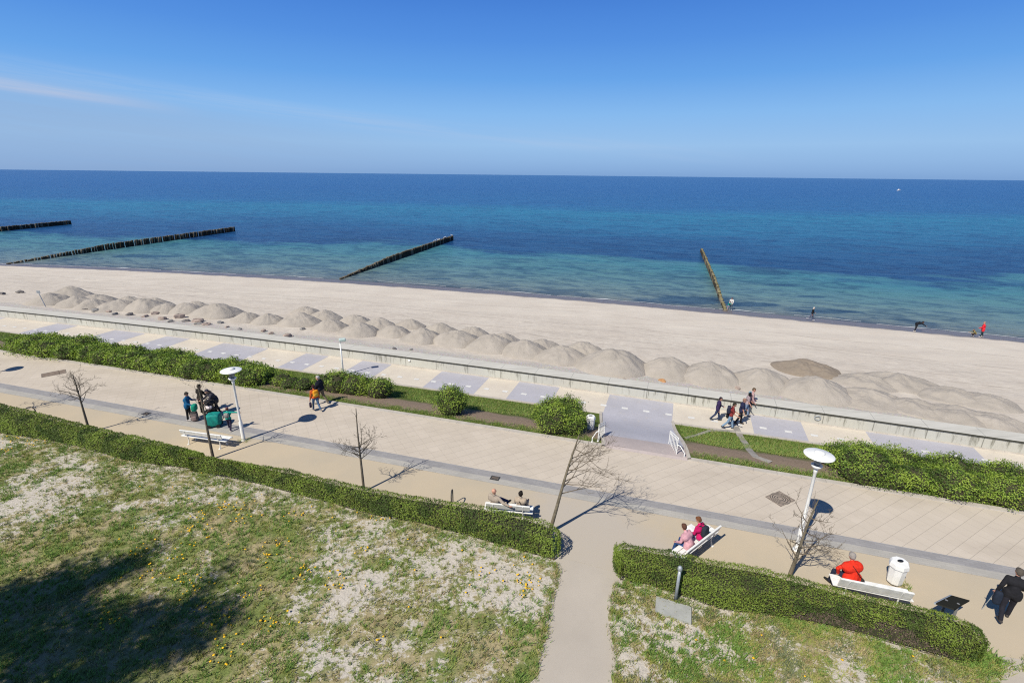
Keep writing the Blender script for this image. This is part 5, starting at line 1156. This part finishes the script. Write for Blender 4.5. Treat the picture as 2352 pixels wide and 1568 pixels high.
    jk = [((-.085*f,0,-.01-coat*.3),(.085*f,0,-.01-coat*.3),.118*f,.118*f), ((0,.01*f,.06), up(0,.012*f,.2), .135*f,.135*f), (up(-.10*f,0,.33), up(.10*f,0,.33), .125*f,.125*f), (up(-.15,0,.415), up(.15,0,.415), .075,.075), (nk-up(0,0,.05), nk+up(0,.0,.01), .072,.065)]
    if coat: jk += [((-.08*f,0,0),(-.09*f,0.0,-coat),.12*f,.11*f), ((.08*f,0,0),(.09*f,0.0,-coat),.12*f,.11*f)]
    for nm in 'LR':
        sh, el, wr, hn = A[nm]
        jk.append((sh, sh.lerp(el, 1.0 if sleeve == 'long' else 0.75), .069, .058))
        if sleeve == 'long': jk.append((el, wr, .057, .043))
    if hood: jk += [(nk+up(-.05,-.07,.02), nk+up(.05,-.07,.02), .07, .07)]
    blob('jacket' if sleeve == 'long' else 'shirt', C(jk), fabric(top), root, 0.018)
    tr = [((-.085*f,0,-.04),(.085*f,0,-.04),.112*f,.112*f)]
    for nm in 'LR':
        hp, kn, an, toe = J[nm]; tr += [(hp, kn, .095*(0.6+0.4*f), .068), (kn, an.lerp(kn, 0.04), .066, .056)]
    blob('trousers', C(tr), fabric(leg), root, 0.018)
    for nm in 'LR':
        hp, kn, an, toe = J[nm]; bk = an+(an-toe)*0.25; bk.z = (an.z*0.5+toe.z*0.5)-0.02
        blob('shoe', C([(an+Vector((0, 0, -.01)), bk, .045, .045), (bk, toe, .045, .04), (an, toe, .042, .036)]), fabric(shoe, 0.6), root, 0.016)
    if hair is not None:
        hc = [(hv(0,-.028,.05), hv(0,-.035,.0), .094,.085), (hv(0,.02,.075), hv(0,-.02,.065), .07,.08), (hv(-.05,-.02,.03), hv(.05,-.02,.03), .055,.055)]
        if longhair: hc += [(hv(0,-.05,.0), hv(0,-.06,-.12), .085,.06), (hv(-.05,-.03,-.02), hv(-.06,-.03,-.11), .04,.03), (hv(.05,-.03,-.02), hv(.06,-.03,-.11), .04,.03)]
        blob('hair', C(hc), fabric(hair), root, 0.014, smooth=2)
    if hat is not None:
        blob('hat', C([(hv(0,-.01,.065), hv(0,-.02,.05), .096,.1), (hv(0,.06,.045), hv(0,.10,.035), .06,.045)]), fabric(hat), root, 0.014, smooth=2)
    root['_j'] = 0; del root['_j']
    M = Matrix.Translation((foot[0], foot[1], z)) @ Matrix.Rotation(yaw, 4, 'Z')
    W_ = lambda p: M @ X(p)
    return dict(root=root, hand={k: W_(A[k][2]+A[k][3]*0.09) for k in 'LR'}, back=W_(up(0, -.13*f, .28)), sh={k: W_(A[k][0]) for k in 'LR'}, yaw=yaw, s=s, W=W_, up=up, nk=nk, chest=W_(up(0, .13*f, .25)), hip={k: W_((-.17*f if k == 'L' else .17*f, 0, 0)) for k in 'LR'})
def unit(x, y): n = math.hypot(x, y); return (x/n, y/n)
def backpack(label, P, rgb, size=(0.15, 0.085, 0.22), rgb2=None, group='bags carried by the walkers', name='backpack'):
    """worn on the back of person record P"""
    c = P['back']; root = thing(name, label, name, tuple(c), P['yaw'], group); m = fabric(rgb)
    MB().ball((0, -0.06, 0), size, 16, 0.45).build('bag', m, root); MB().ball((0, -0.06-size[1]*0.85, -size[2]*0.3), (size[0]*0.75, 0.035, size[2]*0.45), 12, 0.5).build('pocket', fabric(rgb2 or tuple(v*0.7 for v in rgb)), root)
    for s in (-1, 1): MB().tube([(s*0.09, -0.03, size[2]*0.8), (s*0.10, 0.08, size[2]*0.95), (s*0.11, 0.19, size[2]*0.5), (s*0.13, 0.14, -size[2]*0.3), (s*0.11, 0.0, -size[2]*0.6)], 0.014, 6).build('strap', fabric((0.03, 0.03, 0.03)), root)
def handbag(label, hand, rgb, size=(0.16, 0.07, 0.15), yaw=0.0, drop=0.28, name='handbag', group='bags carried by the walkers'):
    root = thing(name, label, 'bag', (hand[0], hand[1], hand[2]-drop), yaw, group)
    MB().ball((0, 0, 0), size, 14, 0.5).build('bag', fabric(rgb), root)
    MB().tube([(-size[0]*0.6, 0, size[2]*0.7), (-0.02, 0, drop), (0.02, 0, drop), (size[0]*0.6, 0, size[2]*0.7)], 0.009, 6).build('handle', fabric((0.04, 0.03, 0.03)), root)
    return root
fg = lambda x, y, z=0.0: G(x, y, z)

# --- man walking away at the right edge
P = person('man in black suit walking away at the right edge with a walking stick', fg(2304, 1424), unit(0.52, 0.86), 1.84, (0.016,0.016,0.02), (0.018,0.018,0.026), (0.05,0.045,0.045), (0.10,0.085,0.07), lean=7, L=(-14,22,6), Rr=(12,5,4), aL=(-16,18,22,8), aR=(16,14,30,6), coat=0.12, fat=1.12, head=(12,20))
h = P['hand']['L']; o = MB().tube([(0.0, 0, 0.02), (0.06, -0.02, 0.03)], 0.014, 8); o.tube([(0, 0, 0.02), (-0.06, 0.12, -h.z+0.01)], 0.011, 8)
o = o.build('walking_stick', M_galv); o.location = h; tag(o, 'light metal walking stick in the hand of the man in black', 'walking stick')
r_ = handbag('dark navy shoulder bag hanging beside the man in black', P['hip']['L']+Vector((-0.16, -0.05, 0.0)), (0.018,0.026,0.045), (0.10, 0.08, 0.24), P['yaw'], 0.25, 'shoulder_bag')

# --- sitters: place on bench; y offset from the bench origin
def seat_pos(bn, x, y=-0.10):
    root, ang, o, Lb = bn; c, s = math.cos(ang), math.sin(ang); return np.array([o[0]+c*x-s*y, o[1]+s*x+c*y, 0]), (-s, c)
SIT = ((84, 82, 7), (82, 80, 7))
p, hd = seat_pos(bench4, -0.50, 0.16); hd = unit(hd[0]-0.45*hd[1], hd[1]+0.45*hd[0])
P = person('person in bright red pullover with grey hair sitting on the right bench', p, hd, 1.86, (0.72,0.035,0.015), (0.022,0.028,0.055), (0.02,0.02,0.02), (0.32,0.29,0.27), lean=15, L=(84,80,24), Rr=(84,86,4), aL=(14,56,-2,80), aR=(16,26,16,40), head=(16,-14), sit=0.59, fat=1.42)
a = P['W'](P['up'](-.11, -.15, .44)); b_ = P['W'](P['up'](.04, -.20, .20)); c_ = P['W']((.20, -.14, .02))
root = thing('shoulder_bag', 'small black shoulder bag on the back of the person in red', 'bag', tuple(c_), P['yaw'], 'bags carried by the walkers'); MB().ball((0.0, 0, -0.05), (0.05, 0.085, 0.10), 12, 0.5).build('bag', fabric((0.03,0.03,0.03)), root)
q = Matrix.Rotation(-P['yaw'], 3, 'Z'); MB().tube([q @ (a-c_), q @ (b_-c_), (0, 0, 0.02)], 0.012, 6).build('strap', fabric((0.03,0.02,0.02)), root)

p, hd = seat_pos(bench2, -0.55, 0.0); h1 = unit(hd[0]+0.42*hd[1], hd[1]-0.42*hd[0])
P = person('bald man in beige jacket and jeans with crossed legs, arm along the bench', p, h1, 1.76, (0.36,0.30,0.245), (0.03,0.05,0.14), (0.03,0.03,0.025), None, lean=-8, L=(84,82,4), Rr=(98,48,-14,30), aL=(20,20,60,20), aR=(-30,64,16,-22), head=(8,-12), sit=0.555, fat=1.15)
p, hd = seat_pos(bench2, 0.48, 0.0); h2 = unit(hd[0]+0.15*hd[1], hd[1]-0.15*hd[0])
P = person('woman with dark hair in beige quilted jacket on the bench of two', p, h2, 1.66, (0.42,0.34,0.26), (0.02,0.025,0.05), (0.02,0.02,0.02), (0.018,0.014,0.012), lean=-4, L=(85,70,6), Rr=(86,64,8), aL=(20,14,60,20), aR=(20,14,60,20), head=(4,-10), sit=0.555, longhair=False, fat=1.12)
p_ = P['W'](P['up'](.12, -.165, .05)); q_ = P['W'](P['up'](-.02, -.17, .43)); o = MB().tube([(0, 0, 0), (q_-p_)*0.5+Vector((0, 0, 0.02)), q_-p_], 0.014, 6).build('bag_strap', fabric((0.03,0.025,0.02))); o.location = p_; tag(o, 'dark bag strap across the back of the woman in beige', 'strap')

p, hd = seat_pos(bench3, 0.30, 0.0); h3 = hd
P = person('woman in magenta jacket with brown hair reading a map on the turned bench', p, h3, 1.68, (0.52,0.012,0.12), (0.30,0.30,0.36), (0.05,0.05,0.05), (0.16,0.065,0.03), lean=14, L=(84,82,6), Rr=(82,78,6), aL=(10,8,56,16), aR=(6,14,44,14), head=(30,14), sit=0.555, longhair=False, fat=1.1)
backpack('dark blue grey backpack worn by the woman in magenta', P, (0.03,0.035,0.05), (0.15, 0.09, 0.22))
mapc = (P['hand']['L']+P['hand']['R'])/2; o = MB(); o.add([(-.26,-.17,0),(0,-.17,.03),(.26,-.17,0),(-.26,.17,.05),(0,.17,.08),(.26,.17,.05),(-.26,-.17,-.004),(0,-.17,.026),(.26,-.17,-.004),(-.26,.17,.046),(0,.17,.076),(.26,.17,.046)], [(0,1,4,3),(1,2,5,4),(9,10,7,6),(10,11,8,7),(0,6,7,1),(1,7,8,2),(5,11,10,4),(4,10,9,3),(0,3,9,6),(2,8,11,5)])
o = o.build('paper_map', mk('paper', (0.8, 0.8, 0.8), 0.8)); o.location = mapc+Vector((0, 0, 0.03)); o.rotation_euler.z = P['yaw']; tag(o, 'white unfolded paper map held by the couple in pink jackets', 'map')
p, hd = seat_pos(bench3, -0.42, 0.02)
P = person('person in pale pink jacket and blue jeans bent forward on the turned bench', p, hd, 1.68, (0.60,0.33,0.38), (0.025,0.07,0.20), (0.06,0.05,0.05), (0.10,0.045,0.03), lean=24, L=(80,70,10), Rr=(84,76,4), aL=(4,12,48,24), aR=(6,12,46,20), head=(34,-20), sit=0.555, fat=1.22, coat=0.10)

# --- couple walking left
P = person('woman in orange jacket with yellow backpack walking left in jeans', fg(729, 944), unit(-0.62, 0.62), 1.60, (0.55,0.11,0.025), (0.07,0.13,0.24), (0.30,0.26,0.24), (0.05,0.018,0.018), L=(16,6,2), Rr=(-16,26,2), aL=(-2,10,10,0), aR=(-10,8,12,0), lean=6)
backpack('yellow orange backpack on the woman in the orange jacket', P, (0.75,0.32,0.02), (0.15, 0.09, 0.20), (0.65,0.42,0.06))
handbag('dark purple handbag in the left hand of the woman in orange', P['hand']['L'], (0.03,0.018,0.045), (0.15, 0.07, 0.14), P['yaw']+1.2, 0.26)
person('white haired man in navy jacket and khaki trousers walking left', fg(742, 928), unit(-0.94, 0.25), 1.82, (0.012,0.014,0.026), (0.16,0.13,0.09), (0.22,0.20,0.18), (0.42,0.40,0.38), L=(16,6,2), Rr=(-14,22,2), aL=(14,8,16,0), aR=(-12,8,12,0), fat=1.2, head=(6,15))

# --- group with the stroller
P = person('woman in blue jacket standing left of the stroller group', fg(436, 964), unit(0.85, 0.2), 1.66, (0.012,0.11,0.25), (0.018,0.016,0.022), (0.60,0.56,0.55), (0.045,0.04,0.035), L=(3,2,4), Rr=(-3,2,3), aL=(30,12,60,20), aR=(18,14,50,6), lean=6, head=(28,0), fat=1.15, coat=0.10)
handbag('green bag carried on the arm of the woman in blue', P['hand']['R']+Vector((0.02, 0, 0.06)), (0.012,0.26,0.17), (0.20, 0.13, 0.19), P['yaw'], 0.16, 'shopping_bag')
person('person in black standing behind the bare tree near the stroller', fg(466, 948), unit(0.4, 0.9), 1.72, (0.02,0.017,0.015), (0.022,0.02,0.018), (0.02,0.02,0.02), (0.025,0.02,0.016), L=(2,2,3), Rr=(-2,2,3), aL=(25,10,60,20), aR=(25,14,60,20), lean=4, head=(14,0), fat=1.05)
P = person('person in dark grey jacket bending over the stroller', fg(502, 950), unit(-0.55, -0.75), 1.72, (0.045,0.042,0.055), (0.03,0.028,0.035), (0.03,0.03,0.03), (0.05,0.05,0.075), L=(10,6,4), Rr=(-8,8,3), aL=(40,10,30,10), aR=(40,10,30,10), lean=28, head=(28,0), fat=1.2, coat=0.12, hood=True)
# stroller
g = fg(488, 957); root = thing('stroller', 'black folding stroller among the group under the bare tree', 'stroller', (g[0], g[1], 0), -2.3)
fr = MB()
for s in (-1, 1):
    fr.tube([(s*.25, .42, .12), (s*.25, .05, .55), (s*.24, -.35, 1.02)], .016, 8); fr.tube([(s*.25, -.32, .13), (s*.25, .05, .55)], .016, 8); fr.tube([(s*.25, .42, .12), (s*.25, -.32, .13)], .012, 6)
fr.tube([(-.24, -.35, 1.02), (.24, -.35, 1.02)], .018, 8); fr.build('frame', M_black, root)
MB().ball((0, .02, .50), (.21, .27, .10), 14, .6, Matrix.Rotation(.5, 3, 'X')).ball((0, -.16, .68), (.21, .07, .24), 14, .6, Matrix.Rotation(.5, 3, 'X')).build('seat', fabric((.03, .03, .035)), root)
MB().ball((0, -.10, .86), (.24, .26, .16), 16, .7).build('hood', fabric((.035, .033, .038)), root)
MB().ball((0, -.02, .27), (.2, .25, .09), 12, .5).build('basket', fabric((.02, .02, .022)), root)
for s in (-1, 1):
    for y, r in ((.42, .10), (-.32, .13)):
        w = MB(); w.tube([(s*.27+.035*math.copysign(1, -s)*0, y+r*math.cos(a), r+r*.86*math.sin(a)) for a in np.linspace(0, 2*math.pi, 17)], .022, 6, cap=False)
        for a in (0, 2.1, 4.2): w.tube([(s*.27, y, r), (s*.27, y+r*math.cos(a), r+r*.86*math.sin(a))], .008, 5)
        w.build('wheel', M_black, root)
c = root.matrix_basis @ Vector((0, .12, .72)); o = thing('baby', 'baby with pale pink cap and blanket lying in the stroller', 'baby', (g[0], g[1], 0), -2.3)
o.location = (g[0]-0.02, g[1]-0.1, .66); MB().ball((0, .0, .0), (.15, .24, .10), 14, .8).build('blanket', fabric((.70, .62, .64)), o); MB().ball((0, -.2, .12), (.085, .09, .095), 14).build('head', M_skin, o); MB().ball((0, -.215, .145), (.092, .095, .085), 14).build('cap', fabric((.72, .6, .6)), o)
# teal cart
g = fg(495, 978); root = thing('hand_cart', 'hand cart covered with a bright teal cloth beside the bare tree', 'cart', (g[0], g[1], 0), 0.25)
cl = MB(); cl.ball((0, 0, .42), (.34, .30, .33), 26, .36, noise=.03); cl.build('cloth_cover', mk('teal_cloth', (.005, .27, .22), .7, (.004, .16, .15), 5, .6, bscale=7), root)
MB().box((0, 0, .16), (.56, .48, .06)).build('chassis', M_black, root)
for sx_ in (-1, 1):
    for sy in (-1, 1): MB().tube([(sx_*.22, sy*.27-.03, .10), (sx_*.22, sy*.27+.03, .10)], .10, 16).build('wheel', M_black, root)
MB().tube([(.3, 0, .22), (.52, 0, .5), (.58, 0, .85)], .016, 8).build('handle', M_black, root)
# child with outstretched arm
P = person('child in teal jacket with dark pink hat, arm stretched to the right', fg(529, 988), unit(-0.1, 0.95), 1.32, (.01,.33,.27), (.03,.026,.06), (.62,.55,.52), (.10,.05,.03), L=(18,10,6), Rr=(-8,20,4), aL=(20,16,40,10), aR=(20,86,0,6), lean=4, head=(4,20), hat=(.16,.07,.10))
backpack('mottled white and grey backpack of the child in teal', P, (.35,.33,.31), (.11, .07, .13), (.18,.17,.17))
# backpack on the ground
g = fg(449, 966); root = thing('travel_backpack', 'grey pink backpack standing on the paving before the woman in blue', 'backpack', (g[0], g[1], 0), 0.3, 'bags carried by the walkers')
MB().ball((0, 0, .27), (.17, .12, .27), 18, .45).build('bag', fabric((.20, .16, .155)), root); MB().ball((0, -.12, .19), (.12, .04, .13), 12, .5).build('pocket', fabric((.28, .21, .2)), root)
MB().ball((0, 0, .50), (.165, .115, .06), 14, .5).build('top_flap', fabric((.05, .05, .05)), root)
for s in (-1, 1): MB().tube([(s*.08, .11, .46), (s*.09, .17, .33), (s*.09, .12, .12)], .016, 6).build('strap', fabric((.04, .04, .04)), root)

# --- group of five on the lower promenade
E_ = unit(0.93, -0.36)
person('woman in dark purple jacket walking right, apart from the group of five', fg(1641, 965, LOW), E_, 1.60, (.04,.025,.085), (.035,.05,.11), (.05,.055,.05), (.02,.012,.02), L=(14,6,2), Rr=(-14,24,2), aL=(10,8,60,20), aR=(-4,10,14,0), lean=6, head=(10,-20), fat=1.12, coat=.06)
P = person('man in red shirt and light jeans with bare forearms in the group of five', fg(1670, 984, LOW), E_, 1.74, (.22,.035,.035), (.22,.33,.47), (.06,.06,.07), (.035,.03,.02), L=(16,6,2), Rr=(-16,24,2), aL=(20,10,40,10), aR=(18,10,46,6), lean=6, head=(18,0), sleeve='short')
backpack('navy backpack worn by the man in the red shirt', P, (.028,.03,.06), (.15, .10, .24))
handbag('black shoulder bag swinging behind the man in the red shirt', P['hip']['L']+Vector((-.16, .04, 0)), (.015,.015,.018), (.12, .09, .20), P['yaw'], .12, 'shoulder_bag')
P = person('man in navy vest over red sleeves, dark trousers, in the group of five', fg(1694, 974, LOW), E_, 1.74, (.02,.024,.065), (.02,.022,.03), (.10,.075,.06), (.30,.17,.13), L=(8,4,2), Rr=(-10,16,2), aL=(14,10,30,0), aR=(4,12,16,0), lean=5, head=(12,0), fat=1.15, sleeve='short')
person('woman with long black hair and pale blue cap in the group of five', fg(1708, 955, LOW), E_, 1.70, (.36,.28,.30), (.20,.28,.42), (.25,.24,.26), (.012,.012,.014), L=(14,6,2), Rr=(-12,20,2), aL=(10,8,40,0), aR=(6,8,30,0), head=(8,90), longhair=True, sleeve='short', hat=(.22,.36,.45))
person('person with brown hair in pale pink top beside the seawall', fg(1716, 949, LOW), E_, 1.78, (.50,.33,.33), (.05,.06,.10), (.05,.05,.05), (.12,.085,.055), L=(12,6,2), Rr=(-12,20,2), aL=(10,8,30,0), aR=(6,8,24,0), head=(12,-30))

# --- people at the water
def bp(x, y): g = GB(x, y); return g, float(g[2])
g, z = bp(1678, 712); person('person in white jacket wading beside the olive groyne', g, unit(-.4, -.6), 1.74, (.62,.60,.58), (.10,.13,.17), (.5,.5,.5), (.06,.06,.08), L=(4,4,3), Rr=(-4,4,3), aL=(20,10,50,20), aR=(20,10,50,20), lean=10, head=(20,0), z=z, coat=.06, fat=1.1)
g, z = bp(1671, 712); person('child in teal and pink beside the person in white at the groyne', g, unit(.8, -.3), 1.25, (.01,.26,.22), (.45,.30,.36), (.3,.3,.3), (.10,.05,.03), L=(4,4,3), Rr=(-4,4,3), aL=(20,10,40,0), aR=(60,10,20,0), lean=12, head=(16,0), z=z)
g, z = bp(1860, 735); person('person in black top striding along the water edge', g, unit(1, -.35), 1.68, (.012,.014,.016), (.10,.10,.16), (.7,.7,.7), (.50,.47,.44), L=(20,6,2), Rr=(-22,36,2), aL=(14,10,40,0), aR=(-20,14,30,0), z=z, longhair=True)
g, z = bp(2100, 761); person('person in dark clothes bending down at the water edge', g, unit(1, -.1), 1.68, (.012,.014,.02), (.02,.02,.025), (.75,.7,.65), (.02,.016,.014), L=(12,14,5), Rr=(-6,14,5), aL=(56,10,10,0), aR=(50,10,10,0), lean=72, head=(10,0), z=z, fat=1.1)
g, z = bp(2254, 774); person('person in bright red jacket standing at the water edge', g, unit(-.7, .5), 1.74, (.75,.03,.045), (.03,.05,.06), (.65,.6,.6), (.30,.22,.18), L=(6,4,3), Rr=(-6,8,3), aL=(24,10,50,10), aR=(6,10,20,0), z=z, fat=1.15, coat=.22)
g, z = bp(2235, 772); person('crouching child in khaki beside the person in red at the water', g, unit(-.8, .2), 1.25, (.26,.22,.09), (.06,.04,.04), (.5,.5,.5), (.10,.07,.04), L=(95,125,12), Rr=(90,125,12), aL=(40,10,30,0), aR=(50,10,20,0), lean=30, head=(20,0), z=z)

# bake the merged surfaces of the figures
dg = bpy.context.evaluated_depsgraph_get(); dg.update()
for o in PENDING:
    me = bpy.data.meshes.new_from_object(o.evaluated_get(dg)); me.name = o.name
    old = o.data; mats = [m for m in old.materials]; o.modifiers.clear()
    ex = EXTRA.get(o); nv = len(me.vertices)
    if ex:
        co = np.empty(nv*3, np.float32); me.vertices.foreach_get('co', co); V = [tuple(v) for v in co.reshape(-1, 3)]; F = [tuple(p.vertices) for p in me.polygons]; nf = len(F)
        m2 = bpy.data.meshes.new(o.name); m2.from_pydata(V+ex.v, [], F+[tuple(i+nv for i in f) for f in ex.f])
        mi = [0]*nf+ex.m; m2.polygons.foreach_set('material_index', mi); m2.polygons.foreach_set('use_smooth', [True]*len(mi)); me = m2
    else: me.polygons.foreach_set('use_smooth', [True]*len(me.polygons))
    me.materials.clear()
    for m in mats: me.materials.append(m)
    o.data = me; me.update(); bpy.data.meshes.remove(old)
